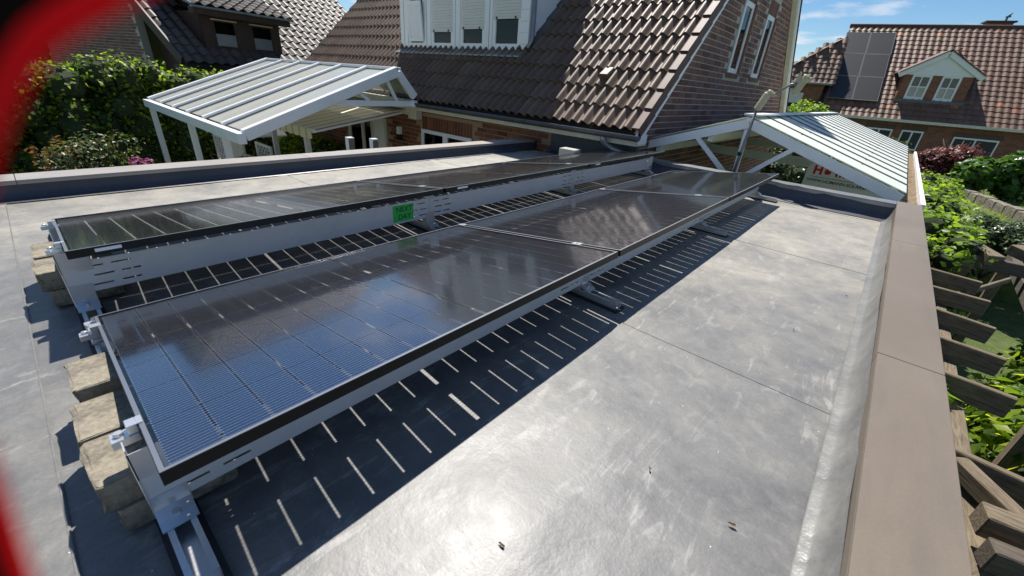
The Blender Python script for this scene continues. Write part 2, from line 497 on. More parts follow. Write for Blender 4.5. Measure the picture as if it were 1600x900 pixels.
M_['debris'] = noisy('leaf_debris', (.12, .08, .045), (.26, .19, .11), 40, .95, .9, dist=.02)
M_['wood'] = noisy('weathered_timber', (.08, .059, .038), (.235, .185, .12), 6, .88, .6, dist=.006, stretch=(1.5, 14, 14), kind='Object', fine=30)
M_['wood_dark'] = noisy('dark_weathered_timber', (.06, .048, .036), (.13, .105, .08), 6, .9, .6, dist=.006, stretch=(1.5, 14, 14), fine=30)
M_['note'] = mat('green_note_paper', (.05, .55, .1), .8)
M_['ink'] = mat('dark_green_marker_ink', (.005, .07, .02), .7)
M_['red'] = mat('red_lettering', (.6, .02, .025), .5)
M_['darktext'] = mat('dark_lettering', (.05, .08, .08), .6)
M_['board'] = mat('white_sign_board', (.82, .84, .86), .4)
M_['sticker'] = mat('white_sticker', (.75, .76, .8), .5)
M_['pvc_lamp'] = noisy('cream_plastic', (.4, .36, .23), (.52, .47, .32), 8, .5, .1)
M_['pole'] = mat('dull_grey_pole', (.2, .2, .2), .4, .6)
M_['strap'] = mat('red_rubber', (.9, .02, .025), .9, spec=.1)
def _translucent():
    t = NT(M_['strap']); tl = t.n('ShaderNodeBsdfTranslucent'); tl.inputs[0].default_value = (.9, .03, .03, 1)
    mx = t.n('ShaderNodeMixShader'); mx.inputs[0].default_value = .5
    t.l(t.b.outputs[0], mx.inputs[1]); t.l(tl.outputs[0], mx.inputs[2]); t.l(mx.outputs[0], t.t.nodes['Material Output'].inputs[0])
_translucent()
M_['strapin'] = mat('black_rubber_lining', (.012, .006, .004), .95, spec=.05)
M_['pot'] = noisy('terracotta', (.3, .11, .06), (.4, .16, .09), 10, .85, .2)
M_['pvpanel'] = mat('dark_grey_module', (.022, .022, .024), .5)
M_['pvframe'] = mat('grey_module_edge', (.2, .2, .2), .5)
M_['bark'] = noisy('grey_brown_bark', (.08, .06, .045), (.16, .13, .1), 14, .95, .8, dist=.02)
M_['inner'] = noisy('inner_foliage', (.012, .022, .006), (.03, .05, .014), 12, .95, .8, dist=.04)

def canvas():
    m = mat('striped_awning_canvas', (.7, .66, .52), .85); t = NT(m)
    c = t.n('ShaderNodeTexCoord'); s = t.n('ShaderNodeSeparateXYZ'); t.l(c.outputs['Object'], s.inputs[0])
    f = t.math('FRACT', t.math('DIVIDE', s.outputs['X'], .28))
    st = t.math('LESS_THAN', t.math('ABSOLUTE', t.math('SUBTRACT', f, .5)), .13)
    t.l(t.mix(st, (.74, .71, .58), (.5, .47, .36)), t.b.inputs['Base Color'])
    return m
M_['canvas'] = canvas()

# ------------------------------------------------------------------ ground
def ground_mat():
    m = mat('garden_ground', (.07, .1, .03), .95); t = NT(m)
    v = t.coord()
    a = t.noise(v, .35, 6); b = t.noise(v, 6, 6); f = t.noise(v, 55, 3)
    c = t.ramp(t.math('ADD', t.math('MULTIPLY', a, .4), t.math('MULTIPLY', b, .6)), [(.35, (.055, .09, .018)), (.52, (.1, .14, .03)), (.68, (.17, .17, .055))])
    c = t.mix(.5, c, t.ramp(f, [(.3, (.5,) * 3), (.7, (1.4,) * 3)]), 'MULTIPLY')
    t.l(c, t.b.inputs['Base Color']); t.bump(f, .8, .05)
    return m
GZ = -2.4
g = MB()
N = 40
for i in range(N + 1):
    for j in range(N + 1):
        x = -300 + 600 * i / N; y = -300 + 600 * j / N
        g.v.append((x, y, GZ))
for i in range(N):
    for j in range(N):
        a = i * (N + 1) + j; g.f.append((a, a + N + 1, a + N + 2, a + 1))
go = g.build('ground', ground_mat()); go['kind'] = 'structure'
M_['pave'] = noisy('grey_paving', (.2, .19, .175), (.3, .285, .26), 5, .9, .3)
po = MB().box(-13.5, -4.5, 1.5, 5.64, GZ - .05, GZ + .04).build('patio', M_['pave']); po['kind'] = 'structure'
po = MB().box(-2.6, 1.15, 5.75, 17.5, GZ - .05, GZ + .05).build('driveway', M_['pave']); po['kind'] = 'structure'
TZ = -1.1
po = MB().slab([(1.25, 12.6, GZ - .05), (30, 12.6, GZ - .05), (30, 29.5, GZ - .05), (1.25, 29.5, GZ - .05)], (0, 0, TZ - GZ + .05)).build('lawn_terrace', go.data.materials[0]); po['kind'] = 'structure'
po = MB().slab([(1.3, 12.65, TZ - .02), (1.9, 12.65, TZ - .02), (1.95, 14.2, TZ - .02), (1.3, 14.3, TZ - .02)], (0, 0, .032)).build('garden_path', M_['pave']); po['kind'] = 'structure'

# ------------------------------------------------------------------ flat roofed extension the photographer stands on
ext = thing('flat_roof_extension', 'flat membrane roof of the extension under the solar panels, edged by taupe metal copings', 'building', (0, 0, GZ))
EZ = -GZ    # local z of the roof surface
def sheet(y0, y1, lap):
    nx, ny = 90, 34
    V = []; F = []
    for j in range(ny + 1):
        y = y0 + (y1 - y0) * j / ny
        for i in range(nx + 1):
            x = -4.40 + (0.215 + 4.40) * i / nx
            z = EZ + (.0045 if lap and y > y1 - .09 else 0)
            V.append((x, y, z))
    V = np.array(V)
    # soft waves of the loose-laid sheet, dying out at its edges
    X, Y = V[:, 0], V[:, 1]
    w = (np.sin(X * 3.1 + 1.3 * np.sin(Y * 1.7)) * np.sin(Y * 2.7 + X * .9) * .0025 + np.sin(X * 9 + Y * 5) * np.sin(Y * 7.7 - X * 2) * .0012)
    w += .006 * np.exp(-(((X + .42) / .12) ** 2 + ((Y - .55) / .1) ** 2)) + .005 * np.exp(-(((X + .33) / .05) ** 2 + ((Y - .62) / .2) ** 2))
    edge = np.clip((Y - y0) / .15, 0, 1) * np.clip((y1 - Y) / .15, 0, 1)
    V[:, 2] += np.maximum(w, -.001) * edge
    for j in range(ny):
        for i in range(nx):
            a = j * (nx + 1) + i
            F.append((a, a + 1, a + nx + 2, a + nx + 1))
    o = link('membrane_sheet', np_mesh('membrane_sheet', V, F, M_['membrane'], True), ext)
    return o
ys = [-2.0, -.19, 1.62, 3.43, 5.24]
for i, y in enumerate(ys):
    y1 = (ys[i + 1] + .006) if i < 4 else 5.46
    sheet(y, y1, i < 4)
# lap lips: the free edge of each overlapping sheet
for y in ys[1:]:
    MB().box(-4.36, .213, y, y + .004, EZ + .0005, EZ + .0062).build('lap_edge', M_['upstand'], ext)
# slab and walls
MB().box(-4.62, .38, -2.1, 5.6, EZ - .35, EZ - .03).build('roof_slab', M_['pave'], ext)
MB().box(-4.58, .36, -2.05, 5.6, 0, EZ - .35).build('wall', M_['mortar'], ext)
# right upstand with its cove, and the welded strip along it
def cove(pts, y0, y1, matn, name, swap=False):
    b = MB(); n = 24
    ysn = [y0 + (y1 - y0) * i / n for i in range(n + 1)]
    for k, yy in enumerate(ysn):
        for (x, z) in pts:
            wob = .0025 * math.sin(yy * 9 + x * 30) + .002 * math.sin(yy * 23)
            p = (x + wob * (z > .01), yy, EZ + z)
            b.v.append((p[1], p[0], p[2]) if swap else p)
    m = len(pts)
    for k in range(n):
        for i in range(m - 1):
            a = k * m + i
            f = (a, a + 1, a + m + 1, a + m)
            b.f.append(f if not swap else f[::-1])
    return b.build(name, matn, ext, True)
cove([(.166, .0055), (.169, .009), (.188, .010), (.203, .022), (.214, .05), (.222, .09), (.2245, .122)], -2.0, 5.46, M_['upstand'], 'upstand')
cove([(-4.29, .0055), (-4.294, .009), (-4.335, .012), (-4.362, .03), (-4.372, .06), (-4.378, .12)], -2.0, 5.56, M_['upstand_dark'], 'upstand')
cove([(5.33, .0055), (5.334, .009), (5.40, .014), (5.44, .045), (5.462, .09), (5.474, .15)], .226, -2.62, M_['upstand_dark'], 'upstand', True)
# parapet bodies
MB().box(.238, .37, -2.0, 5.62, EZ - .03, EZ + .158).build('parapet', M_['upstand'], ext)
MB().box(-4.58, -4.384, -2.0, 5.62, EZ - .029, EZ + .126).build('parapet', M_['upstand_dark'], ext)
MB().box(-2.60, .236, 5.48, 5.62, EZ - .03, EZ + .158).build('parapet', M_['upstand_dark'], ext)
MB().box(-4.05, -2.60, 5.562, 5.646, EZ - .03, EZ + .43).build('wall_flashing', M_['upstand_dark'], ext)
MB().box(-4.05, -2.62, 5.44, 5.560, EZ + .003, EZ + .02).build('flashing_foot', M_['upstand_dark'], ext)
def coping_piece(x0, x1, y0, y1, drip=.105, dz=0.0):
    b = MB()
    m_ = M_['coping'] if x0 > 0 else M_['coping_sheen']
    EZ = globals()['EZ'] + dz
    b.box(x0, x1, y0, y1, EZ + .160, EZ + .170)
    b.box(x0, x0 + .006, y0, y1, EZ + (drip if x0 > 0 else .06), EZ + .1598)
    b.box(x1 - .006, x1, y0, y1, EZ + (.06 if x0 > 0 else drip), EZ + .1598)
    return b.build('coping', m_, ext, bevel=.0015)
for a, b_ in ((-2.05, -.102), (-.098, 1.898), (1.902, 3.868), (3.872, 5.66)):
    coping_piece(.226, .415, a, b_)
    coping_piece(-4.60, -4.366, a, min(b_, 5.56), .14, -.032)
for a, b_ in ((-2.60, -1.202), (-1.198, .2225)):
    b = MB(); b.box(a, b_, 5.470, 5.66, EZ + .160, EZ + .168); b.box(a, b_, 5.470, 5.476, EZ + .125, EZ + .1598)
    b.build('coping', M_['coping'] if False else M_['zinc'], ext, bevel=.0015)

# ------------------------------------------------------------------ solar panels
PL, PW, PT = 1.722, 1.134, .152
cellmesh = MB().box(-.0911, .0911, -.0445, .0445, -.0003, 0).mesh('cell', M_['cell'])
def frame_mesh():
    b = MB(); w = .011; h = .030
    for x0, x1, y0, y1 in ((0, w, 0, PL), (PW - w, PW, 0, PL), (w, PW - w, 0, w), (w, PW - w, PL - w, PL)):
        b.box(x0, x1, y0, y1, -h, 0)
    # inner flanges at the foot of the frame
    b.box(w, w + .017, w, PL - w, -h, -h + .002); b.box(PW - w - .017, PW - w, w, PL - w, -h, -h + .002)
    return b.mesh('frame', M_['frame'], bevel=.0008)
framem = frame_mesh()
lipm = MB()  # added top strip, paler to paint the sky reflection on the black frame
for x0, x1, y0, y1 in ((.0012, .010, .0012, PL - .0012), (PW - .010, PW - .0012, .0012, PL - .0012), (.010, PW - .010, .0012, .010), (.010, PW - .010, PL - .010, PL - .0012)):
    lipm.box(x0, x1, y0, y1, -.0004, .0007)
lipm = lipm.mesh('frame_sheen', M_['lip'])
glassm = MB().quad((.011, .011, -.0015), (PW - .011, .011, -.0015), (PW - .011, PL - .011, -.0015), (.011, PL - .011, -.0015)).mesh('glass', M_['pglass'])
boxm = MB().box(-.03, .03, -.045, .045, -.022, -.006).mesh('junction_box', M_['rubber'], bevel=.003)
def cell_spots():
    out = []
    pitchx = .1838; x0 = PW / 2 - 2.5 * pitchx
    pitchy = .0934
    for i in range(6):
        for j in range(18):
            y = PL / 2 + ((j - 8.5) * pitchy) + (.0045 if j >= 9 else -.0045)
            out.append((x0 + i * pitchx, y, -.0045))
    return out
SPOTS = cell_spots()
def wire_mesh():
    b = MB(); ysn = sorted({round(p[1], 5) for p in SPOTS}); xsn = sorted({round(p[0], 5) for p in SPOTS})
    for x in xsn:
        for k in range(-7, 9):
            xx = x + (k - .5) * .01135
            for j in range(17):
                y0 = ysn[j] + .0447; y1 = ysn[j + 1] - .0447
                b.quad((xx - .0006, y0, -.0040), (xx + .0006, y0, -.0040), (xx + .0006, y1, -.0040), (xx - .0006, y1, -.0040))
    return b.mesh('string_wire', M_['wire'])
wirem = wire_mesh()
def make_panel():
    root = thing('solar_panel', '', 'solar panel')
    link('frame', framem, root); link('frame_sheen', lipm, root); link('glass', glassm, root)
    for p in SPOTS: link('cell', cellmesh, root, p)
    stuff(link('string_wire', wirem, root))
    for k in (-1, 0, 1): link('junction_box', boxm, root, (PW / 2 + k * .36, PL / 2, -.004))
    return root
def copy_tree(o, parent=None):
    c = o.copy(); COL.objects.link(c)
    if parent: c.parent = parent
    for ch in list(o.children): copy_tree(ch, c)
    return c
PG = 'black solar panels on the flat roof'
XR_F, ZR_F = -.788, .300
XR_B, ZR_B = -2.052, .331
plabels = {
 (0, 0): 'nearest black solar panel of the front row, reflecting blue sky',
 (0, 1): 'middle black solar panel of the front row, reflecting roof tiles',
 (0, 2): 'far end solar panel of the front row beside the white carport truss',
 (1, 0): 'near end solar panel of the back row, white sticker above the slotted sheet',
 (1, 1): 'middle solar panel of the back row, just behind the green note',
 (1, 2): 'far end solar panel of the back row near the downpipe'}
proto = None
panels = {}
for r, (xr, zr) in enumerate(((XR_F, ZR_F), (XR_B, ZR_B))):
    for k in range(3):
        if proto is None: o = proto = make_panel()
        else: o = copy_tree(proto)
        o.location = (xr - PW * math.cos(PT), -.012 + k * (PL + .02), zr - PW * math.sin(PT))
        o.rotation_euler = (0, -PT, 0)
        o['label'] = plabels[(r, k)]; o['group'] = PG
        panels[(r, k)] = o
stk = MB().box(PW, PW + .0006, .075, .15, -.019, -.007).mesh('sticker', M_['sticker'])
link('sticker', stk, panels[(1, 0)])
stk = MB().box(PW, PW + .0006, .10, .19, -.019, -.007).mesh('sticker', M_['sticker'])
link('sticker', stk, panels[(1, 1)]); link('sticker', stk, panels[(1, 2)])

# ------------------------------------------------------------------ wind deflectors (slotted sheets) below each high edge
def deflector(x, y0, y1, z0, z1, fl_dir_z, label, slots_at):
    L = y1 - y0; H = z1 - z0
    ycut = {0, L}; rows = []
    for f in (.2, .5, .8): rows.append((H * f - .0035, H * f + .0035))
    sl_ = []
    for c in slots_at:
        for off, rr in ((0, 0), (.09, 0), (.012, 1), (.098, 1), (-.012, 2), (.075, 2)):
            sl_.append((c + off, c + off + .062, rr))
    for a, b_, _ in sl_: ycut |= {a, b_}
    ycut = sorted(v for v in ycut if 0 <= v <= L)
    zc = sorted({0, H} | {q for r in rows for q in r})
    b = MB()
    for i in range(len(ycut) - 1):
        for j in range(len(zc) - 1):
            ym = (ycut[i] + ycut[i + 1]) / 2; zm = (zc[j] + zc[j + 1]) / 2
            if any(a < ym < b2 and rows[rr][0] < zm < rows[rr][1] for a, b2, rr in sl_): continue
            b.box(-.0007, .0007, ycut[i], ycut[i + 1], zc[j], zc[j + 1])
    # top flange under the module, foot fold
    t = math.tan(fl_dir_z)
    b.slab([(-.0005, 0, H), (-.012, 0, H - .012 * t), (-.012, 0, H - .012 * t - .0015), (-.0005, 0, H - .0015)], (0, L, 0))
    b.slab([(0, 0, 0), (-.006, 0, 0), (-.006, 0, .0015), (0, 0, .0015)], (0, L, 0))
    o = b.build('wind_deflector', M_['sheet'], None, loc=(x, y0, z0))
    tag(o, label, 'metal sheet', 'slotted wind deflector sheets'); return o
FX = -.943
fz1 = .222
deflector(FX, -.045, 1.716, .074, fz1, PT, 'slotted silver sheet under the nearest panel of the front row', (.05, 1.55))
deflector(FX, 1.720, 3.458, .074, fz1, PT, 'silver sheet under the middle panel of the front row', (.03, 1.56))
deflector(FX, 3.462, 5.25, .074, fz1, PT, 'silver sheet under the far panel of the front row', (.03, 1.6))
BX = -2.207
bz1 = .234
deflector(BX, -.045, 1.716, .102, bz1, PT, 'slotted silver sheet with the green note on it, back row', (.07, 1.585))
deflector(BX, 1.720, 3.458, .102, bz1, PT, 'silver sheet under the middle panel of the back row', (.03, 1.56))
deflector(BX, 3.462, 5.25, .102, bz1, PT, 'silver sheet under the far panel of the back row', (.03, 1.6))

# ------------------------------------------------------------------ cross rails on the roof
def make_rail():
    root = thing('mounting_rail', '', 'mounting rail')
    x0, x1 = -3.42, -.735
    # u shaped channel with inturned lips
    b = MB()
    b.box(x0, x1, -.027, .027, .012, .0145)
    for s in (-1, 1):
        b.box(x0, x1, min(s * .027, s * .0235), max(s * .027, s * .0235), .0146, .045)
        b.box(x0, x1, min(s * .0234, s * .015), max(s * .0234, s * .015), .042, .045)
    b.build('channel', M_['alu'], root)
    for xa, xb in ((-3.42, -3.1), (-2.45, -1.75), (-1.15, -.72)):
        MB().box(xa, xb, -.04, .04, .0045, .0118).build('rubber_pad', M_['rubber'], root)
    for xr, zb, zt in ((FX, .050, fz1), (BX, .050, bz1)):
        # foot clip in front of the sheet
        bz = .076 if xr == FX else .105
        b = MB()
        b.box(xr + .003, xr + .05, -.034, .034, .0455, .0485)
        b.box(xr + .0012, xr + .0042, -.034, .034, .0486, bz + .035)
        b.slab([(xr + .0045, -.034, .072), (xr + .03, -.034, .06), (xr + .05, -.034, .0487), (xr + .03, -.034, .0487), (xr + .0045, -.034, .062)], (0, .068, 0))
        b.build('foot_clip', M_['alu'], root)
        MB().tube([(xr + .026, 0, .058), (xr + .030, 0, .073)], .008, 8).build('bolt', M_['bolt'], root)
        # upright on the hidden side
        b = MB(); b.box(xr - .05, xr - .012, -.03, .03, .046, zt - .04)
        b.box(xr - .011, xr - .0015, -.036, .036, .0462, (ZR_F if xr == FX else ZR_B) - .058)
        b.build('upright', M_['alu'], root, bevel=.002)
    for xr, zr in ((XR_F, ZR_F), (XR_B, ZR_B)):
        xl = xr - PW * math.cos(PT); zl = zr - PW * math.sin(PT) - .031
        b = MB()
        b.box(xl - .03, xl + .05, -.03, .03, .046, .058)
        b.box(xl + .0, xl + .035, -.026, .026, .0582, zl - .004)
        b.box(xl - .035, xl - .008, -.03, .03, .0582, .1)
        b.box(xl - .05, xl - .0355, -.02, .02, .07, .085)
        b.build('low_bracket', M_['alu'], root, bevel=.0015)
        MB().tube([(xl - .022, 0, .1), (xl - .022, 0, .114)], .009, 8).build('bolt', M_['bolt'], root)
    return root
rails = [make_rail()]
for i in range(1, 4): rails.append(copy_tree(rails[0]))
for xr, za, zb in ((FX, .205, .262), (BX, .225, .29)):
    b = MB(); b.box(xr + .0012, xr + .003, -.034, .058, za - .03, zb - .012); b.box(xr - .03, xr + .003, -.034, -.0315, za - .09, zb)
    b.build('end_plate', M_['alu'], rails[0])
rl = ['mounting rail at the near ends of both rows, open end at the bottom edge',
      'mounting rail under the first seam of the front row, dark bar end in the shadow',
      'mounting rail under the second seam of the front row, bar end in the striped shadow',
      'mounting rail at the far ends of both rows, bar end in the sun']
RY = [-.013, 1.72, 3.46, 5.215]
for i, o in enumerate(rails):
    o.location = (0, RY[i], 0); o['label'] = rl[i]; o['group'] = 'aluminium mounting rails'
# module clamps
def clamp_mesh(w):
    b = MB(); b.box(-.025, .025, -w, w, .0005, .004); b.box(-.025, .025, -.008, .008, -.03, .0004)
    b.tube([(0, 0, .004), (0, 0, .008)], .006, 8)
    return b.mesh('panel_clamp', M_['alu'])
cm = clamp_mesh(.018)
cl_lab = {(0, 0): 'silver clamp at the low end of the first seam, front row', (0, 1): 'silver clamp near the high end of the first seam, front row',
          (1, 0): 'silver clamp at the low end of the second seam, front row', (1, 1): 'silver clamp near the high end of the second seam, front row'}
for r, (xr, zr) in enumerate(((XR_F, ZR_F), (XR_B, ZR_B))):
    for s in range(2):
        for q, d in enumerate((1.1, .235)):
            o = link('panel_clamp', cm)
            o.location = (xr - d * math.cos(PT), -.012 + (s + 1) * PL + s * .02 + .01, zr - d * math.sin(PT))
            o.rotation_euler = (0, -PT, 0)
            lab = cl_lab[(s, q)] if r == 0 else cl_lab[(s, q)].replace('front row', 'back row')
            tag(o, lab, 'clamp', 'clamps between the panels')
# end clamps at the near short edges
for r, (xr, zr) in enumerate(((XR_F, ZR_F), (XR_B, ZR_B))):
    for q, d in enumerate((1.02, .235)):
        b = MB(); b.box(-.022, .022, -.05, -.003, -.036, -.018); b.box(-.018, .018, -.02, -.002, -.0178, .0035); b.box(-.018, .018, -.0018, .009, .0006, .0035)
        b.tube([(0, -.035, -.018), (0, -.035, -.009)], .009, 8)
        o = b.build('end_clamp', M_['alu'], None, bevel=.001)
        o.location = (xr - d * math.cos(PT), -.012, zr - d * math.sin(PT)); o.rotation_euler = (0, -PT, 0)
        tag(o, ['silver end clamp at the low edge of the ', 'silver end clamp with bolt near the high edge of the '][q] + ['nearest front panel', 'near end back panel'][r], 'clamp', 'end clamps')

# green note with handwriting
nt_ = thing('green_note', 'bright green paper note reading NEXT DAY stuck on the silver sheet', 'note', (BX + .0012, 1.505, .17))
MB().box(0, .0006, -.078, .078, -.055, .052).build('paper', M_['note'], nt_)
def text_obj(name, body, size, m, parent, loc, rot, extr=.0005, bold=0, align='CENTER', xs=1.0):
    cu = bpy.data.curves.new(name, 'FONT'); cu.body = body; cu.size = size; cu.extrude = extr; cu.align_x = align; cu.align_y = 'CENTER'
    cu.offset = bold
    tmp = bpy.data.objects.new(name, cu); COL.objects.link(tmp)
    dg = bpy.context.evaluated_depsgraph_get(); dg.update()
    me = bpy.data.meshes.new_from_object(tmp.evaluated_get(dg))
    bpy.data.objects.remove(tmp)
    me.materials.clear(); me.materials.append(m)
    o = link(name, me, parent, loc); o.rotation_euler = rot; o.scale = (xs, 1, 1)
    return o
text_obj('lettering', 'NEXT', .048, M_['ink'], nt_, (.0014, .008, .022), (PI / 2, 0, PI / 2), .0004, .0002)
text_obj('lettering', 'DAY', .048, M_['ink'], nt_, (.0014, .008, -.026), (PI / 2, 0, PI / 2), .0004, .0002)

# ------------------------------------------------------------------ ballast blocks
def block(seed, sx, sy, sz):
    rr = np.random.default_rng(seed); b = MB()
    nx, ny, nz = 6, 8, 3
    import bmesh
    bm = bmesh.new(); bmesh.ops.create_cube(bm, size=1)
    bmesh.ops.bevel(bm, geom=list(bm.edges), offset=.035, segments=1, affect='EDGES')
    bmesh.ops.subdivide_edges(bm, edges=list(bm.edges), cuts=3, use_grid_fill=True)
    for v in bm.verts:
        j = rr.normal(0, .009, 3)
        v.co.x += j[0]; v.co.y += j[1]; v.co.z += j[2] * .8
        v.co.x *= sx; v.co.y *= sy; v.co.z *= sz
    me = bpy.data.meshes.new('paving_block'); bm.to_mesh(me); bm.free(); me.materials.append(M_['stone'])
    return me
BL = [
 ((-1.075, .005, .125), (.172, .24, .078), .04, 'sandy paving block nearest the camera under the front panel corner, top of its pair'),
 ((-1.06, .012, .047), (.165, .22, .075), -.05, 'paving block under the nearest block, its shaded end showing'),
 ((-1.247, .0, .125), (.165, .235, .08), -.03, 'middle sandy paving block on top at the near end of the front row'),
 ((-1.275, .02, .046), (.17, .24, .076), .06, 'paving block below the middle block of the front row'),
 ((-1.48, .01, .125), (.165, .23, .078), .02, 'third sandy paving block beside the aluminium rail, front row'),
 ((-1.475, .03, .046), (.16, .22, .076), -.03, 'paving block under the third block of the front row'),
 ((-2.435, .0, .127), (.18, .24, .08), .02, 'sandy paving block under the back row beside the slotted sheet, top of its pair'),
 ((-2.43, .01, .047), (.17, .22, .077), -.06, 'paving block below the back row block beside the slotted sheet'),
 ((-2.655, .005, .127), (.2, .23, .08), -.02, 'farther sandy paving block on top at the near end of the back row'),
 ((-2.65, .02, .047), (.19, .22, .077), .05, 'paving block below the farther back row block')]
for i, (p, s, rz, lab) in enumerate(BL):
    o = link('paving_block', block(20 + i, *s), None, p); o.rotation_euler = (0, 0, rz)
    tag(o, lab, 'block', 'paving blocks weighing down the panel rows')
for i, (p, s, rz, lab) in enumerate([((-3.30, 5.0, .10), (.24, .2, .19), .1, 'pale grey slab lying at the far end of the back row, left one'),
                                 ((-2.93, 5.02, .085), (.34, .2, .16), -.15, 'pale cream slab lying by the downpipe foot')]):
    b = MB().box(-s[0] / 2, s[0] / 2, -s[1] / 2, s[1] / 2, -s[2] / 2, s[2] / 2)
    o = b.build('pale_slab', M_['pale'], None, loc=p, bevel=.006); o.rotation_euler = (0, 0, rz); tag(o, lab, 'slab', 'pale slabs at the back')

# ------------------------------------------------------------------ bricks
brickm = {}
def unit_brick(mname):
    if mname not in brickm:
        # outer face toward -y, x along the wall
        w, h = .24, .071
        b = MB(); e = .004
        b.add([(0, 0, 0), (w, 0, 0), (w, 0, h), (0, 0, h), (e, -.006, e), (w - e, -.006, e), (w - e, -.006, h - e), (e, -.006, h - e)],
              [(4, 5, 6, 7), (0, 1, 5, 4), (1, 2, 6, 5), (2, 3, 7, 6), (3, 0, 4, 7)])
        brickm[mname] = b.mesh('brick', M_[mname])
    return brickm[mname]
def brick_field(wall, length, z0, z1, inside, single, joined, limit, M0, root):
    """courses in the wall's own plane (x along, z up, face -y); M0 maps them into the wall's frame"""
    ms = unit_brick(single); items = []
    nz = int((z1 - z0) / .083)
    for k in range(nz):
        z = z0 + k * .083
        x = -.126 if k % 2 else 0.0
        if (k // 2) % 2: x -= .06
        while x < length:
            a, b_ = max(x, 0), min(x + .24, length)
            if b_ - a > .04 and inside(a, z) and inside(b_, z) and inside(a, z + .071) and inside(b_, z + .071):
                sc = (b_ - a) / .24
                m = M0 @ Matrix.Translation((a, random.uniform(-.0015, .0012), z + random.uniform(-.001, .001))) @ Matrix.Diagonal((sc, 1, 1, 1))
                pr = project(root.matrix_world @ wall.matrix_local @ m @ Vector((.12, 0, .035)))
                ok = pr and -10 < pr[0] < 1610 and -10 < pr[1] < 910
                items.append((pr[2] if ok else 1e6, m))
            x += .252
    items.sort(key=lambda t: t[0])
    near = [m for d, m in items if d < 1e5][:limit]; rest = [m for d, m in items if d < 1e5][limit:] + [m for d, m in items if d >= 1e5]
    for m in near: link('brick', ms, wall, None, m)
    if rest: replicate('brickwork', ms, rest, M_[joined], wall)

# ------------------------------------------------------------------ roof tiles
def tile_mesh(name, m, w=.33, l=.40, amp=.036, humps=2):
    prof = []
    n = 6 * humps
    for i in range(n + 1):
        x = i / n; c = (math.sin(2 * PI * humps * x - PI / 2) + 1) / 2
        prof.append((x * w, amp * c))
    V = []; F = []
    for (x, z) in prof: V.append((x, 0, z + .03))
    for (x, z) in prof: V.append((x, l, z * .92 + .004))
    for (x, z) in prof: V.append((x, 0, z + .03))
    for (x, z) in prof: V.append((x, .004, z + .004))
    k = len(prof)
    for i in range(k - 1):
        F.append((i, i + 1, k + i + 1, k + i))
    for i in range(k - 1):
        F.append((3 * k + i, 3 * k + i + 1, 2 * k + i + 1, 2 * k + i))
    me = bpy.data.meshes.new(name); me.from_pydata(V, [], F); me.update(); me.materials.append(m)
    for p in me.polygons: p.use_smooth = p.index < k - 1
    return me
def tile_field(parent, root, M0, ncol, nrow, cw, rh, tmesh, joined, limit, skip=None, jit=.0035, name='roof_tile'):
    items = []
    for r in range(nrow):
        for c in range(ncol):
            x = c * cw; y = r * rh
            if skip and skip(x + cw / 2, y + rh / 2): continue
            m = M0 @ Matrix.Translation((x + random.uniform(-jit, jit), y + random.uniform(-jit * 2, jit * 2), random.uniform(0, jit))) @ Matrix.Rotation(random.uniform(-.006, .006), 4, 'Z')
            pr = project(root.matrix_world @ m @ Vector((cw / 2, rh / 2, 0)))
            ok = pr and -20 < pr[0] < 1620 and -20 < pr[1] < 920
            items.append((pr[2] if ok else 1e6, m))
    items.sort(key=lambda t: t[0])
    near = [m for d, m in items[:limit] if d < 1e5]; rest = [m for d, m in items[len(near):]]
    for m in near: link(name, tmesh, parent, None, m)
    if rest: replicate(name + '_field', tmesh, rest, M_[joined], parent)
def frame_matrix(o, ux, uy):
    ux = Vector(ux).normalized(); uy = Vector(uy).normalized(); n = ux.cross(uy)
    m = Matrix.Identity(4)
    for i in range(3): m[i][0] = ux[i]; m[i][1] = uy[i]; m[i][2] = n[i]; m[i][3] = o[i]
    return m

# ------------------------------------------------------------------ the middle house
house = thing('brick_house', 'brown brick house with steep tiled roof and wide white dormer behind the flat roof', 'house', (0, 0, 0))
bpy.context.view_layer.update()
P = R_(43.3); TP = math.tan(P)
XE, XW = -2.47, -13.0            # right and left verge
YG, ZG = 5.30, .47               # eaves line of the roof plane
YR = 9.84; ZR = ZG + (YR - YG) * TP
WX = -2.62; WY = 5.65
wall_g = MB()
yb = 14.03
wall_g.slab([(WX, WY, GZ), (WX, yb, GZ), (WX, yb, .40), (WX, YR, ZR - .2), (WX, WY, .62)], (-.2, 0, 0))
wall_g = wall_g.build('gable_wall', M_['mortar'], house)
# windows in the gable (holes are covered by the reveal boxes standing proud of the mortar only at their frame)
GW = [(8.55, 9.22, 1.36, 2.42), (10.05, 10.72, 1.36, 2.42)]
def in_gable(u, z):
    y = WY + u
    if z > min(.50 + (y - YG) * TP - .12, .50 + (14.38 - y) * TP - .12): return False
    for a, b_, c, d in GW:
        if a - .002 < y < b_ + .002 and c - .10 < z < d + .245: return False
    return True
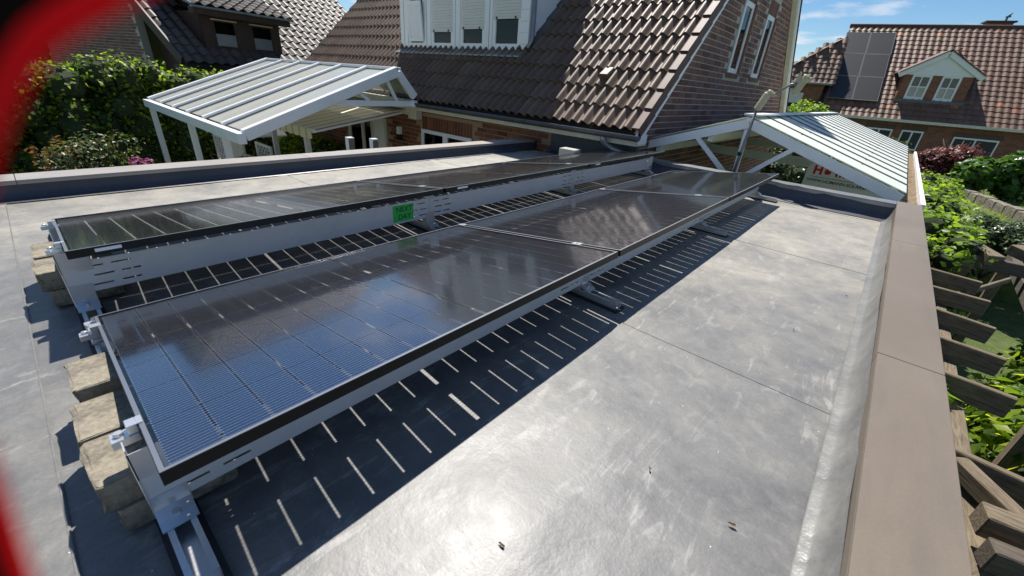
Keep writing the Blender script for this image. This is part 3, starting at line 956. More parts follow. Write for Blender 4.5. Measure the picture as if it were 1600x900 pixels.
# gable face looks +x: along the wall is +y
Mg = frame_matrix((WX + .0015, WY, GZ), (0, 1, 0), (-1, 0, 0))
brick_field(wall_g, yb - WY, 0, 6.5, lambda u, z: in_gable(u, z + GZ), 'brick', 'brick_i', 180, Mg, house)
ub = unit_brick('brick')
for a, b_, c, d in GW:
    wname = 'gable_window'
    # dark reveal, frame and pane are set into the wall
    f = MB()
    x = WX + .0025
    f.box(x - .001, x, a, b_, c, d)
    rv = f.build('window_opening', M_['void'], house)
    f = MB(); t_ = .075; xo = WX + .0045
    f.box(xo - .0018, xo + .022, a + .0, a + t_, c, d); f.box(xo - .0018, xo + .022, b_ - t_ - .16, b_ - .16, c, d)
    f.box(xo - .0018, xo + .022, a + t_, b_ - t_ - .16, c, c + t_); f.box(xo - .0018, xo + .022, a + t_, b_ - t_ - .16, d - t_, d)
    fr = f.build('window_frame', M_['white'], house, bevel=.004)
    MB().box(xo + .002, xo + .006, a + t_, b_ - t_ - .16, c + t_, d - t_).build('pane', M_['wglass'], fr)
    MB().box(xo - .0012, xo + .001, a + t_, b_ - t_ - .16, c + t_, d - t_).build('curtain', M_['curtain'], fr)
    # brick reveal on the far side, shaded
    MB().box(xo - .0018, xo + .06, b_ - .158, b_ - .10, c, d).build('window_reveal', M_['brick_i'], house)
    for k in range(8):
        m = Matrix.Translation((WX + .0045, a - .06 + (k + 1) * .083 - .006, d + .003)) @ Matrix.Rotation(-PI / 2, 4, 'Y') @ Matrix.Identity(4)
        mm = frame_matrix((WX + .0018, a - .01 + k * .083, d + .003), (0, 0, 1), (-1, 0, 0)) @ Matrix.Translation((0, 0, -.071))
        link('lintel_brick', ub, house, None, mm)
    for k in range(8):
        mm = frame_matrix((WX + .012, a - .01 + k * .083, c - .075), (0, 0, 1), (-1, 0, 0)) @ Matrix.Translation((0, 0, -.071)) @ Matrix.Diagonal((.29, 3, 1, 1))
        link('sill_brick', ub, house, None, mm)

# front wall under the eaves
wf = MB().box(XW + .2, WX - .203, WY, WY + .2, GZ, .44).build('front_wall', M_['mortar_warm'], house)
FWIN = (-7.44, -5.93, -1.05, -.055)
DOOR = [(-10.42, -8.75, GZ + .1, .0)]
def in_front(u, z):
    x = XW + .2 + u
    if FWIN[0] < x < FWIN[1] and FWIN[2] < z < FWIN[3] + .255: return False
    for a, b_, c, d in DOOR:
        if a < x < b_ and c < z < d: return False
    if x > -4.06 and z > -.04: return False
    return z < .35
Mf = frame_matrix((XW + .2, WY - .0015, GZ), (1, 0, 0), (0, 1, 0))
brick_field(wf, WX - XW - .42, 0, 2.85, lambda u, z: in_front(u, z + GZ), 'rbrick', 'rbrick_i', 110, Mf, house)
urb = unit_brick('rbrick')
for k in range(18):
    mm = frame_matrix((FWIN[0] + .01 + k * .0835, WY - .0035, FWIN[3] + .004), (0, 0, 1), (0, 1, 0)) @ Matrix.Translation((0, 0, -.071))
    link('lintel_brick', urb, house, None, frame_matrix((FWIN[0] + .08 + k * .0835, WY - .0035, FWIN[3] + .004), (0, 0, 1), (0, 1, 0)))
f = MB(); yo = WY - .010
a, b_, c, d = FWIN
for x0, x1 in ((a, a + .07), (b_ - .07, b_), ((a + b_) / 2 - .07, (a + b_) / 2 + .07)): f.box(x0, x1, yo - .03, yo, c, d)
f.box(a + .07, (a + b_) / 2 - .07, yo - .03, yo, d - .07, d); f.box((a + b_) / 2 + .07, b_ - .07, yo - .03, yo, d - .07, d)
f.box(a + .07, (a + b_) / 2 - .07, yo - .03, yo, c, c + .07); f.box((a + b_) / 2 + .07, b_ - .07, yo - .03, yo, c, c + .07)
fr = f.build('window_frame', M_['white'], house, bevel=.003)
MB().box(a + .07, b_ - .07, yo + .002, yo + .006, c + .05, d - .05).build('pane', M_['wglass'], fr)
MB().box(a, b_, WY - .0033, WY - .0012, c, d).build('window_opening', M_['void'], house)
# patio door: white frame, dark glass, white side panel
a, b_, c, d = DOOR[0]
MB().box(a, b_, WY - .0033, WY - .0012, c, d).build('door_opening', M_['void'], house)
f = MB()
for x0, x1 in ((a, a + .1), (a + .62, a + .72), (b_ - .62, b_ - .5), (b_ - .06, b_)): f.box(x0, x1, WY - .05, WY - .0035, c, d)
f.box(a + .1, a + .62, WY - .05, WY - .0035, d - .1, d)
f.box(a + .72, b_ - .62, WY - .05, WY - .0035, d - .1, d)
door = f.build('patio_door', M_['cream'], house, bevel=.004)
MB().box(b_ - .5, b_ - .06, WY - .035, WY - .0035, c, d).build('door_panel', M_['white'], door)
MB().box(a + .1, b_ - .62, WY - .02, WY - .015, c, d - .1).build('pane', M_['wglass'], door)
l_ = thing('wall_lamp', 'small white and dark wall lamp on the brick wall beside the patio door', 'lamp', (-8.2, WY - .008, -.3))
MB().box(-.05, .05, -.09, -.0, .04, .2).build('lamp_cover', M_['white'], l_, bevel=.01)
MB().box(-.06, .06, -.1, -.0, -.08, .038).build('lamp_base', M_['void'], l_, bevel=.01)

# roof: underlay, tiles, verge, boards, gutter
run = math.hypot(YR - YG, ZR - ZG)
ud = (0, math.cos(P), math.sin(P))
rf = MB()
rf.slab([(XW, YG, ZG), (XE - .01, YG, ZG), (XE - .01, YR, ZR), (XW, YR, ZR)], (0, .03, -.04))
rf.slab([(XW, YR, ZR), (XE - .01, YR, ZR), (XE - .01, 14.38, ZG), (XW, 14.38, ZG)], (0, -.03, -.04))
roof = rf.build('roof', M_['underlay'], house)
TX0 = -2.585 - 31 * .33
Mr = frame_matrix((TX0, YG, ZG + .012), (1, 0, 0), ud)
DX0, DX1, DY, DZ0, DZ1 = -8.97, -5.30, 6.30, 1.42, 3.15
def dorm_skip(x, y):
    X = TX0 + x; Y = YG + y * math.cos(P)
    return DX0 + .1 < X < DX1 - .1 and Y > DY + .1 and Y < DY + 1.6
tmesh = tile_mesh('roof_tile', M_['tile'], amp=.064)
VT = (-3.46, 5.90)
tile_field(roof, house, Mr, 31, 18, .33, .345, tmesh, 'tile_i', 300, dorm_skip)
# ventilation tile hood
p = Vector((-3.46, 5.93, ZG + (5.93 - YG) * TP + .05))
mv = frame_matrix(p, (1, 0, 0), ud)
vh = MB(); vh.slab([(-.09, -.05, .0), (.09, -.05, 0), (.07, -.05, .09), (-.07, -.05, .09)], (0, .2, -.045))
vo_ = vh.build('vent_hood', M_['tile'], roof, bevel=.01); vo_.matrix_local = mv
# verge tiles: flat brown caps running up the right edge
vx0 = TX0 + 31 * .33
vm = MB()
vm.slab([(0, 0, .075), (.02, 0, .085), (XE - vx0 - .0, 0, .085), (XE - vx0, 0, -.06), (XE - vx0 - .018, 0, -.06), (XE - vx0 - .018, 0, .06), (0, 0, .06)], (0, .40, -.026))
vmesh = vm.mesh('verge_tile', M_['verge'])
for r in range(18):
    link('verge_tile', vmesh, roof, None, Mr @ Matrix.Translation((31 * .33 + .002, r * .345, 0)))
bb = MB()
bb.beam(Vector((XE - .035, YG + .02, ZG - .09)), Vector((XE - .035, YR, ZR - .09)), .022, .17, (0, -math.sin(P), math.cos(P)))
bb.build('verge_board', M_['white'], house)
bb = MB()
bb.beam(Vector((XE - .035, 14.36, ZG - .09)), Vector((XE - .035, YR, ZR - .09)), .022, .17, (0, math.sin(P), math.cos(P)))
bb.build('verge_board', M_['white'], house)
bb = MB()
bb.slab([(XE - .047, 14.40, ZG - .03), (XE - .047, YR + .2, ZR - .2), (WX + .002, YR + .2, ZR - .2), (WX + .002, 14.40, ZG - .03)], (0, -.12, -.13))
bb.build('verge_soffit', M_['cream'], house)
bb = MB(); bb.box(XW, XE - .05, YG + .06, YG + .085, ZG - .16, ZG - .02); bb.box(XW, XE - .05, YG + .086, WY - .002, ZG - .16, ZG - .14)
bb.build('eaves_board', M_['cream'], house)
bb = MB(); bb.box(WX - .1, XE - .05, YG + .087, WY - .002, ZG - .138, ZG - .02); bb.build('eaves_end_box', M_['white'], house)
# half round gutter
gb = MB(); seg = 10; gy, gz, gr = YG - .055, ZG - .02, .068
for x in (XW, XE + .02):
    for k in range(seg + 1):
        t = PI + PI * k / seg
        gb.v.append((x, gy + gr * math.cos(t), gz + gr * math.sin(t)))
for k in range(seg): gb.f.append((k, k + 1, seg + 1 + k + 1, seg + 1 + k))
gb.add([(XE + .02, gy + gr * math.cos(PI + PI * k / seg), gz + gr * math.sin(PI + PI * k / seg)) for k in range(seg + 1)], [tuple(range(seg + 1))])
gb.tube([(XW, gy - gr, gz), (XE + .02, gy - gr, gz)], .009, 6)
gb.build('gutter', M_['zincd'], house)
dp = MB().tube([(-2.97, YG - .04, ZG - .06), (-2.97, YG - .03, ZG - .13), (-2.95, YG + .02, ZG - .19), (-2.86, YG + .06, ZG - .235), (-2.72, YG + .1, ZG - .27), (-2.55, YG + .12, ZG - .31)], .042, 12)
dp.build('downpipe', M_['zinc'], house, True)
# rooftop ridge cap
rc = MB(); rc.tube([(XW, YR, ZR + .02), (XE, YR, ZR + .02)], .12, 8); rc.build('ridge_cap', M_['verge'], house)

# dormer
dormer = MB().box(DX0 - .2, DX1 + .2, DY - .28, DY + 2.1, DZ1 + .002, DZ1 + .18).build('dormer', M_['white'], house)
for x, o_ in ((DX1, -.1), (DX0, .1)):
    MB().slab([(x, DY + .03, DZ0), (x, DY + .03, DZ1), (x, DY + (DZ1 - DZ0) / TP + .1, DZ1)], (o_, 0, 0)).build('dormer_cheek', M_['clad'], dormer)
MB().box(DX0 + .1, DX1 - .1, DY + .10, DY + .12, DZ0, DZ1).build('dormer_backing', M_['void'], dormer)
# mullions of vertical boards
for x0, x1 in ((-8.965, -8.70), (-8.13, -7.925), (-7.235, -7.035), (-6.355, -6.165), (-5.475, -5.295)):
    MB().box(x0, x1, DY - .012, DY + .029, DZ0 + .02, DZ1).build('dormer_board', M_['white'], dormer, bevel=.003)
for x in (-8.835, -8.06, -7.17, -6.24): 
    MB().box(x, x + .008, DY - .0145, DY - .0125, DZ0 + .02, DZ1).build('board_joint', M_['joint'], dormer)
nb = 9
for k in range(nb):
    MB().box(-5.474, -5.296, DY - .014, DY - .0125, DZ0 + .12 + k * .17, DZ0 + .123 + k * .17).build('board_joint', M_['joint'], dormer)
wins = [(-8.70, -8.13, None), (-7.925, -7.235, 1.77), (-7.035, -6.355, 1.81), (-6.165, -5.475, 1.955)]
for i, (x0, x1, zs) in enumerate(wins):
    f = MB(); t_ = .075; z0, z1 = DZ0 + .03, DZ1 - .05
    f.box(x0 + .002, x0 + t_, DY + .001, DY + .055, z0, z1); f.box(x1 - t_, x1 - .002, DY + .001, DY + .055, z0, z1)
    f.box(x0 + t_, x1 - t_, DY + .001, DY + .055, z0, z0 + .10); f.box(x0 + t_, x1 - t_, DY + .001, DY + .055, z1 - .08, z1)
    wo_ = f.build('dormer_window', M_['white'], dormer, bevel=.004)
    MB().box(x0 + t_, x1 - t_, DY + .03, DY + .034, z0 + .10, z1 - .08).build('pane', M_['wglass'], wo_)
    if zs is None:
        # tilted open sash with a pale blind behind the glass
        s_ = MB(); lean = .17
        def bar(xa, xb, za, zb):
            ya = DY - .005 - lean * (za - z0 - .12) / (z1 - z0); yb_ = DY - .005 - lean * (zb - z0 - .12) / (z1 - z0)
            s_.hexa([(xa, ya - .04, za), (xb, ya - .04, za), (xb, ya, za), (xa, ya, za), (xa, yb_ - .04, zb), (xb, yb_ - .04, zb), (xb, yb_, zb), (xa, yb_, zb)])
        zt = DZ0 + .86
        bar(x0 + .08, x0 + .14, z0 + .12, zt); bar(x1 - .07, x1 - .01, z0 + .12, zt)
        bar(x0 + .14, x1 - .07, z0 + .12, z0 + .18); bar(x0 + .14, x1 - .07, zt - .07, zt)
        s_.build('tilted_sash', M_['white'], wo_)
        s_ = MB(); ya = DY - .012; yb_ = DY - .012 - lean * .5
        s_.hexa([(x0 + .14, ya - .02, z0 + .18), (x1 - .07, ya - .02, z0 + .18), (x1 - .07, ya - .016, z0 + .18), (x0 + .14, ya - .016, z0 + .18),
                 (x0 + .14, yb_ - .02, zt - .07), (x1 - .07, yb_ - .02, zt - .07), (x1 - .07, yb_ - .016, zt - .07), (x0 + .14, yb_ - .016, zt - .07)])
        s_.build('sash_pane', M_['curtain'], wo_)
    else:
        sh = MB(); zz = zs
        while zz < z1 - .05:
            sh.slab([(x0 + .03, DY - .002, zz), (x0 + .03, DY - .010, zz + .02), (x0 + .03, DY - .002, zz + .046)], (x1 - x0 - .06, 0, 0)); zz += .048
        so_ = sh.build('roller_shutter', M_['shutter'], wo_)
        MB().box(x0 + .03, x1 - .03, DY - .02, DY + .0, zs - .03, zs - .001).build('shutter_bar', M_['shutter'], so_)
        for xs in (x0 + .12, x1 - .12): MB().tube([(xs, DY - .03, zs - .012), (xs, DY - .012, zs - .012)], .018, 8).build('shutter_stop', M_['void'], so_)
MB().slab([(DX0 - .02, DY - .016, DZ0 + .018), (DX0 - .02, DY - .03, DZ0 + .018), (DX0 - .02, DY - .19, DZ0 - .065), (DX0 - .02, DY - .19, DZ0 - .085), (DX0 - .02, DY - .016, DZ0 - .02)], (DX1 - DX0 + .04, 0, 0)).build('dormer_apron', M_['zinc'], dormer)
# lead flashing up the side of the dormer and its rainwater pipe
fl = MB(); s0 = Vector((DX1 + .05, DY - .05, ZG + (DY - .05 - YG) * TP + .085)); s1 = s0 + Vector(ud) * 2.1
fl.beam(s0, s1, .16, .02, (0, -math.sin(P), math.cos(P))); fl.build('side_flashing', M_['zincd'], dormer)
MB().tube([(DX1 + .06, DY + .04, DZ1), (DX1 + .06, DY + .04, DZ0 + .2), (DX1 + .06, DY - .06, DZ0 + .06)], .035, 10).build('dormer_downpipe', M_['zinc'], dormer, True)

# ------------------------------------------------------------------ patio canopy on the left
CX0, CX1 = -12.72, -7.08
RYC, RZC = 4.845, 1.0
FY, FZ = 2.21, .02
can = thing('patio_canopy', 'white aluminium patio canopy with milky roof panes leaning on the house', 'canopy', (-9.9, 2.21, GZ))
def CL(p): return Vector(p) - Vector((-9.9, 2.21, GZ))
nbay = 6
xs = [CX0 + (CX1 - CX0) * i / nbay for i in range(nbay + 1)]
sl_d = Vector((0, RYC - FY, RZC - FZ)).normalized(); sl_n = Vector((0, -sl_d.z, sl_d.y))
for i, x in enumerate(xs):
    w = .075 if 0 < i < nbay else .12
    h = .05 if 0 < i < nbay else .16
    off = Vector((0, 0, .015 if 0 < i < nbay else -.03))
    MB().beam(CL((x, FY - .02, FZ)) + off, CL((x, RYC, RZC)) + off, w, h, tuple(sl_n)).build('rafter', M_['whitealu'], can, bevel=.006)
for i, x in enumerate(xs):
    for sd in (-1, 1):
        if (i == 0 and sd < 0) or (i == nbay and sd > 0): continue
        xx = x + sd * ((.075 if 0 < i < nbay else .12) / 2 + .009)
        MB().beam(CL((xx, FY + .03, FZ + .014)), CL((xx, RYC - .02, RZC - .01)), .016, .008, tuple(sl_n)).build('rafter_seal', M_['joint'], can)
for i in range(nbay):
    b = MB(); a = xs[i] + .035; c = xs[i + 1] - .035
    b.slab([CL((a, FY + .05, FZ - .005)), CL((c, FY + .05, FZ - .005)), CL((c, RYC - .03, RZC - .03)), CL((a, RYC - .03, RZC - .03))], sl_n * .012)
    b.build('roof_pane', M_['milky'], can)
for i in range(nbay):
    b = MB(); a = xs[i] + .035; c = xs[i + 1] - .035
    b.slab([CL((a, RYC + .02, RZC - .03)), CL((c, RYC + .02, RZC - .03)), CL((c, 5.18, .6)), CL((a, 5.18, .6))], (0, .008, .008))
    b.build('roof_pane', M_['milky'], can)
MB().beam(CL((CX0 - .06, RYC, RZC + .012)), CL((CX1 + .06, RYC, RZC + .012)), .09, .05).build('ridge_bar', M_['whitealu'], can, bevel=.006)
MB().beam(CL((CX0 - .06, FY - .075, FZ - .07)), CL((CX1 + .06, FY - .075, FZ - .07)), .11, .15).build('front_gutter', M_['whitealu'], can, bevel=.006)
MB().beam(CL((CX1 - .02, RYC + .02, RZC - .05)), CL((CX1 - .02, 5.22, .56)), .09, .13, (0, 1, 1)).build('rafter', M_['whitealu'], can, bevel=.006)
MB().beam(CL((CX0, 5.2, .5)), CL((CX1 + .04, 5.2, .44)), .1, .12).build('wall_beam', M_['whitealu'], can, bevel=.004)
# glazed gable triangle on the right end
MB().beam(CL((CX1 - .02, 3.55, .44)), CL((CX1 - .02, 5.18, .44)), .07, .09).build('gable_rail', M_['whitealu'], can)
for (ya, yb_) in ((4.62, 4.40), (4.05, 3.95)):
    zt = FZ + (ya - FY) / (RYC - FY) * (RZC - FZ) - .08
    MB().beam(CL((CX1 - .02, ya, zt)), CL((CX1 - .02, yb_, .48)) if False else CL((CX1 - .02, ya + .2, .48)), .05, .05).build('gable_bar', M_['whitealu'], can)
MB().slab([CL((CX1 - .03, 3.7, .48)), CL((CX1 - .03, 5.12, .48)), CL((CX1 - .03, RYC, RZC - .1))], (.006, 0, 0)).build('gable_pane', M_['clear'], can)
for x, hw_ in ((-12.62, .065), (-9.75, .042), (-7.93, .042)):
    b = MB(); b.box(x - hw_, x + hw_, FY - .08, FY + .01, GZ, FZ - .15); b.box(x - .035, x - .025, FY - .084, FY - .0802, GZ, FZ - .16); b.box(x + .025, x + .035, FY - .084, FY - .0802, GZ, FZ - .16)
    o = b.build('post', M_['whitealu'], can, bevel=.004); o.location = -Vector((-9.9, 2.21, GZ))

# awning under the canopy
aw = thing('awning', 'cream striped awning pulled out from the house wall under the patio canopy', 'awning', (-9.2, 5.5, 0))
def AL(x, y, z): return (x + 9.2, y - 5.5, z)
b = MB(); nx = 24
b.slab([AL(-10.9, 5.5, .34), AL(-7.75, 5.5, .28), AL(-7.75, 3.47, -.06), AL(-10.9, 3.47, -.06)], (0, 0, .008))
b.build('canvas', M_['canvas'], aw)
b = MB(); n = 40
for k in range(n):
    x0 = -10.9 + 3.15 * k / n; x1 = -10.9 + 3.15 * (k + 1) / n
    d = lambda x: .13 + .035 * abs(math.sin((x + 10.9) * PI / .24))
    b.hexa([AL(x0, 3.455, -.06 - d(x0)), AL(x1, 3.455, -.06 - d(x1)), AL(x1, 3.463, -.06 - d(x1)), AL(x0, 3.463, -.06 - d(x0)), AL(x0, 3.455, -.05), AL(x1, 3.455, -.05), AL(x1, 3.463, -.05), AL(x0, 3.463, -.05)])
b.build('valance', M_['canvas'], aw)
MB().beam(AL(-10.95, 3.5, -.075), AL(-7.72, 3.5, -.075), .05, .06).build('front_rail', M_['white'], aw)
MB().beam(AL(-10.95, 5.56, .3), AL(-7.7, 5.56, .26), .14, .16).build('cassette', M_['cream'], aw, bevel=.02)
MB().beam(AL(-7.95, 5.5, .2), AL(-7.85, 3.55, -.1), .05, .04).build('arm', M_['white'], aw)
br_ = MB().box(-7.68, -7.42, 5.47, 5.635, .12, .33).build('awning_bracket', M_['cream'], None, bevel=.01); tag(br_, 'cream mounting bracket at the right end of the awning', 'bracket')
# things standing on the patio
for i, (x, y, h, lab) in enumerate(((-10.9, 4.0, 2.05, 'slim white awning support post left of the valance'), (-9.2, 4.0, 2.1, 'slim white awning support post below the valance end'))):
    tag(MB().box(x - .05, x + .05, y - .05, y + .05, GZ + .04, GZ + h).build('awning_post', M_['whitealu'], None, bevel=.004), lab, 'post', 'awning support posts')
# two short wood-faced post stubs above the coping
for i, (x, y, lab) in enumerate(((-5.2, 2.80, 'short white capped timber stub left behind the roof edge'), (-5.0, 3.02, 'short white capped timber stub right behind the roof edge'))):
    pr = thing('post_stub', lab, 'post', (x, y, GZ), group='timber stubs behind the roof edge')
    MB().box(-.04, .04, -.04, .04, 0, 2.585).build('stub', M_['whitealu'], pr); MB().box(.0412, .045, -.038, .038, 1.8, 2.57).build('timber_face', M_['wood'], pr)
dk = MB().beam((-4.75, 2.4, .085), (-4.75, 3.16, .085), .12, .035).build('dark_board', M_['brown'], None); tag(dk, 'dark brown board lying along the outside of the left coping', 'board')

# lattice arbour
arb = thing('garden_arbour', 'white lattice arbour with a small pitched roof under the patio canopy', 'arbour', (-12.2, 3.3, GZ))
def lattice(parent, x0, x1, z0, z1, y):
    b = MB(); b.box(x0, x0 + .05, y - .02, y + .02, z0, z1); b.box(x1 - .05, x1, y - .02, y + .02, z0, z1)
    b.box(x0 + .05, x1 - .05, y - .02, y + .02, z0, z0 + .05); b.box(x0 + .05, x1 - .05, y - .02, y + .02, z1 - .05, z1)
    b.build('lattice_frame', M_['whitealu'], parent)
    w, h = x1 - x0, z1 - z0; st = .16
    k = -h
    while k < w:
        for sgn, yy in ((1, y - .006), (-1, y + .006)):
            a = max(0, k); e = min(w, k + h)
            if e - a > .03:
                za, ze = a - k, e - k
                if sgn < 0: za, ze = h - za, h - ze
                MB().beam((x0 + a, yy, z0 + za), (x0 + e, yy, z0 + ze), .01, .022, (0, 1, 0)).build('slat', M_['whitealu'], parent)
        k += st
lattice(arb, -.75, .15, .3, 1.65, 0)
lattice(arb, 1.5, 2.35, .3, 1.75, .2)
MB().slab([(-.9, -.1, 1.66), (.2, -.1, 2.05), (.2, 1.1, 2.05), (-.9, 1.1, 1.66)], (0, 0, .03)).build('arbour_roof', M_['whitealu'], arb)
MB().slab([(.2, -.1, 2.05), (1.0, -.1, 1.75), (1.0, 1.1, 1.75), (.2, 1.1, 2.05)], (0, 0, .03)).build('arbour_roof', M_['whitealu'], arb)
MB().box(.18, 1.2, .02, .06, .0, 1.7).build('back_panel', M_['cream'], arb)

pot = thing('flower_pot', 'round terracotta flower pot on the patio behind the left coping', 'flower pot', (-9.3, 3.35, GZ + .04))
MB().tube([(0, 0, 1.1), (0, 0, 1.5), (0, 0, 1.56)], [.19, .26, .28], 16).build('pot', M_['pot'], pot, True)
MB().tube([(0, 0, 0), (0, 0, 1.1)], [.16, .14], 12).build('pedestal', M_['pot'], pot, True)
chs = thing('garden_chair', 'pale wicker garden chair on the patio beside the lattice', 'chair', (-10.6, 3.0, GZ + .04))
MB().box(-.3, .3, -.3, .3, .38, .48).build('seat', M_['pale'], chs, bevel=.03)
MB().box(-.32, .32, .22, .32, .48, 1.45).build('backrest', M_['pale'], chs, bevel=.04)
for sx in (-1, 1):
    MB().box(min(sx * .3, sx * .38), max(sx * .3, sx * .38), -.3, .3, .38, .72).build('armrest', M_['pale'], chs, bevel=.03)
    for sy in (-1, 1): MB().box(sx * .26 - .03, sx * .26 + .03, sy * .25 - .03, sy * .25 + .03, 0, .38).build('leg', M_['pale'], chs)

# ------------------------------------------------------------------ white carport on the right
KX0, KX1, KXR = -3.06, .254, -1.403
KY0, KY1 = 5.98, 14.0
KZE, KZR = .165, .73
cp = thing('carport', 'white carport with a low pitched ribbed roof and open trusses behind the flat roof', 'carport', (KXR, KY0, GZ))
def KL(p): return Vector(p) - Vector((KXR, KY0, GZ))
trY = [KY0, 8.3, 10.8, 13.4]
for i, y in enumerate(trY):
    b = MB(); b.beam(KL((KX0, y, KZE - .02)), KL((KXR - .0, y, KZR - .02)), .05, .11, (0, 0, 1)); b.build('truss_rafter', M_['whitealu'], cp, bevel=.004)
    b = MB(); b.beam(KL((KXR + .02, y + .001, KZR - .022)), KL((KX1, y + .001, KZE - .022)), .05, .11, (0, 0, 1)); b.build('truss_rafter', M_['whitealu'], cp, bevel=.004)
    zt = .10
    if i == 0:
        MB().beam(KL((KXR, y + .002, KZR - .09)), KL((KXR, y + .002, -.02)), .05, .06).build('king_post', M_['whitealu'], cp)
        MB().beam(KL((-2.0, y - .003, .50)), KL((-1.47, y - .003, .05)), .045, .05).build('brace', M_['whitealu'], cp)
        MB().beam(KL((-.84, y - .003, .50)), KL((-1.35, y - .003, .05)), .045, .05).build('brace', M_['whitealu'], cp)
        MB().beam(KL((KX0, y + .002, -.03)), KL((KX1, y + .002, -.03)), .06, .09).build('tie_beam', M_['whitealu'], cp)
    else:
        MB().beam(KL((KX0, y, .13)), KL((KX1, y, .13)), .06, .13).build('tie_beam', M_['greenw'], cp)
MB().beam(KL((KXR, KY0 - .03, KZR + .02)), KL((KXR, KY1, KZR + .02)), .09, .05).build('ridge_beam', M_['whitealu'], cp)
for fx in (.35, .75):
    x = KX0 + (KXR - KX0) * fx; z = KZE + (KZR - KZE) * fx - .1
    MB().beam(KL((x, KY0 + .03, z)), KL((x, KY1, z)), .06, .09).build('purlin', M_['greenw'], cp)
for x in (KX0 + .04, KX1 - .06):
    MB().beam(KL((x, KY0 - .0, KZE - .14)), KL((x, KY1, KZE - .14)), .08, .14).build('eaves_beam', M_['whitealu'], cp)
    for y in (6.1, 10.0, 13.7):
        MB().box(x - .05 - KXR, x + .05 - KXR, y - .05 - KY0, y + .05 - KY0, 0, KZE - .21 - GZ).build('post', M_['whitealu'], cp)
nsh = 13
for k in range(nsh):
    ya = KY0 - .035 + (KY1 - KY0 + .05) * k / nsh; yb_ = KY0 - .035 + (KY1 - KY0 + .05) * (k + 1) / nsh
    for sx, xe in ((-1, KX0 - .06), (1, KX1 + .02)):
        xr_ = KXR + sx * .005
        ze = KZR + .055 - abs(xe - KXR) * (KZR - KZE) / (KXR - KX0)
        b = MB()
        pts = [KL((xr_, ya + .012, KZR + .055)), KL((xe, ya + .012, ze)), KL((xe, yb_ - .012, ze)), KL((xr_, yb_ - .012, KZR + .055))]
        b.slab(pts if sx > 0 else pts[::-1], (0, 0, .01)); b.build('roof_sheet', M_['glowsheet'], cp)
        b = MB(); b.beam(KL((xr_, yb_, KZR + .062)), KL((xe, yb_, ze + .007)), .022, .03); b.build('roof_joint', M_['joint'], cp)
        if sx > 0:
            for f_ in (.3, .72):
                xx = xr_ + (xe - xr_) * f_; zz = KZR + .055 + (ze - KZR - .055) * f_
                MB().tube([KL((xx, (ya + yb_) / 2 + .25, zz + .01)), KL((xx, (ya + yb_) / 2 + .25, zz + .022))], .012, 6).build('screw_cap', M_['joint'], cp)
MB().beam(KL((KXR, KY0 - .03, KZR + .078)), KL((KXR, KY1, KZR + .078)), .16, .02).build('ridge_cap', M_['whitealu'], cp)
# box gutter with debris
MB().box(KX1 - .01 - KXR, KX1 + .20 - KXR, -.0, KY1 - KY0, KZE - .13 - GZ, KZE - .115 - GZ).build('gutter', M_['whitealu'], cp)
MB().box(KX1 + .17 - KXR, KX1 + .21 - KXR, -.02, KY1 - KY0, KZE - .114 - GZ, KZE - .03 - GZ).build('gutter_wall', M_['white'], cp)
db = MB(); nn = 60
for k in range(nn + 1):
    y = .02 + (KY1 - KY0 - .04) * k / nn
    for j in range(5):
        db.v.append((KX1 - KXR + .0 + .168 * j / 4, y, KZE - GZ - .105 + random.uniform(0, .025)))
for k in range(nn):
    for j in range(4):
        a = k * 5 + j; db.f.append((a, a + 1, a + 6, a + 5))
stuff(db.build('gutter_debris', M_['debris'], cp))

# pole with cream heads in front of the truss
pl = thing('lamp_pole', 'grey pole with two cream plastic lamp heads rising beside the carport truss', 'lamp', (-1.40, 5.88, -.1))
def PLc(x, y, z): return (x + 1.40, y - 5.88, z + .1)
MB().tube([PLc(-1.40, 5.88, -.1), PLc(-1.375, 5.88, .35), PLc(-1.348, 5.88, .88)], [.02, .018, .016], 10).build('pole', M_['pole'], pl, True)
MB().tube([PLc(-1.387, 5.88, .34), PLc(-1.382, 5.88, .38)], .026, 10).build('pole_collar', M_['void'], pl)
MB().beam(PLc(-1.352, 5.88, .86), PLc(-1.277, 5.88, 1.06), .07, .075).build('lamp_head', M_['pvc_lamp'], pl, bevel=.018)
MB().beam(PLc(-1.29, 5.88, 1.075), PLc(-1.20, 5.88, 1.025), .05, .05).build('lamp_neck', M_['pvc_lamp'], pl, bevel=.014)
MB().tube([PLc(-1.22, 5.88, 1.03), PLc(-1.145, 5.87, 1.10), PLc(-1.08, 5.87, 1.155), PLc(-1.02, 5.87, 1.165)], .013, 8).build('arm', M_['pole'], pl, True)
MB().beam(PLc(-1.025, 5.87, 1.05), PLc(-.95, 5.87, 1.255), .06, .07).build('lamp_head', M_['pvc_lamp'], pl, bevel=.016)
MB().slab([PLc(-1.06, 5.87, 1.17), PLc(-1.005, 5.87, 1.19), PLc(-1.015, 5.87, 1.275), PLc(-1.03, 5.87, 1.285)], (0, .02, 0)).build('fin', M_['pvc_lamp'], pl)
MB().tube([PLc(-1.05, 5.87, 1.075), PLc(-1.05, 5.87, 1.115)], [.02, .03], 10).build('sensor', M_['pvc_lamp'], pl, True)
MB().tube([PLc(-.96, 5.87, 1.215), PLc(-.885, 5.87, 1.215)], [.022, .012], 8).build('nozzle', M_['pvc_lamp'], pl, True)

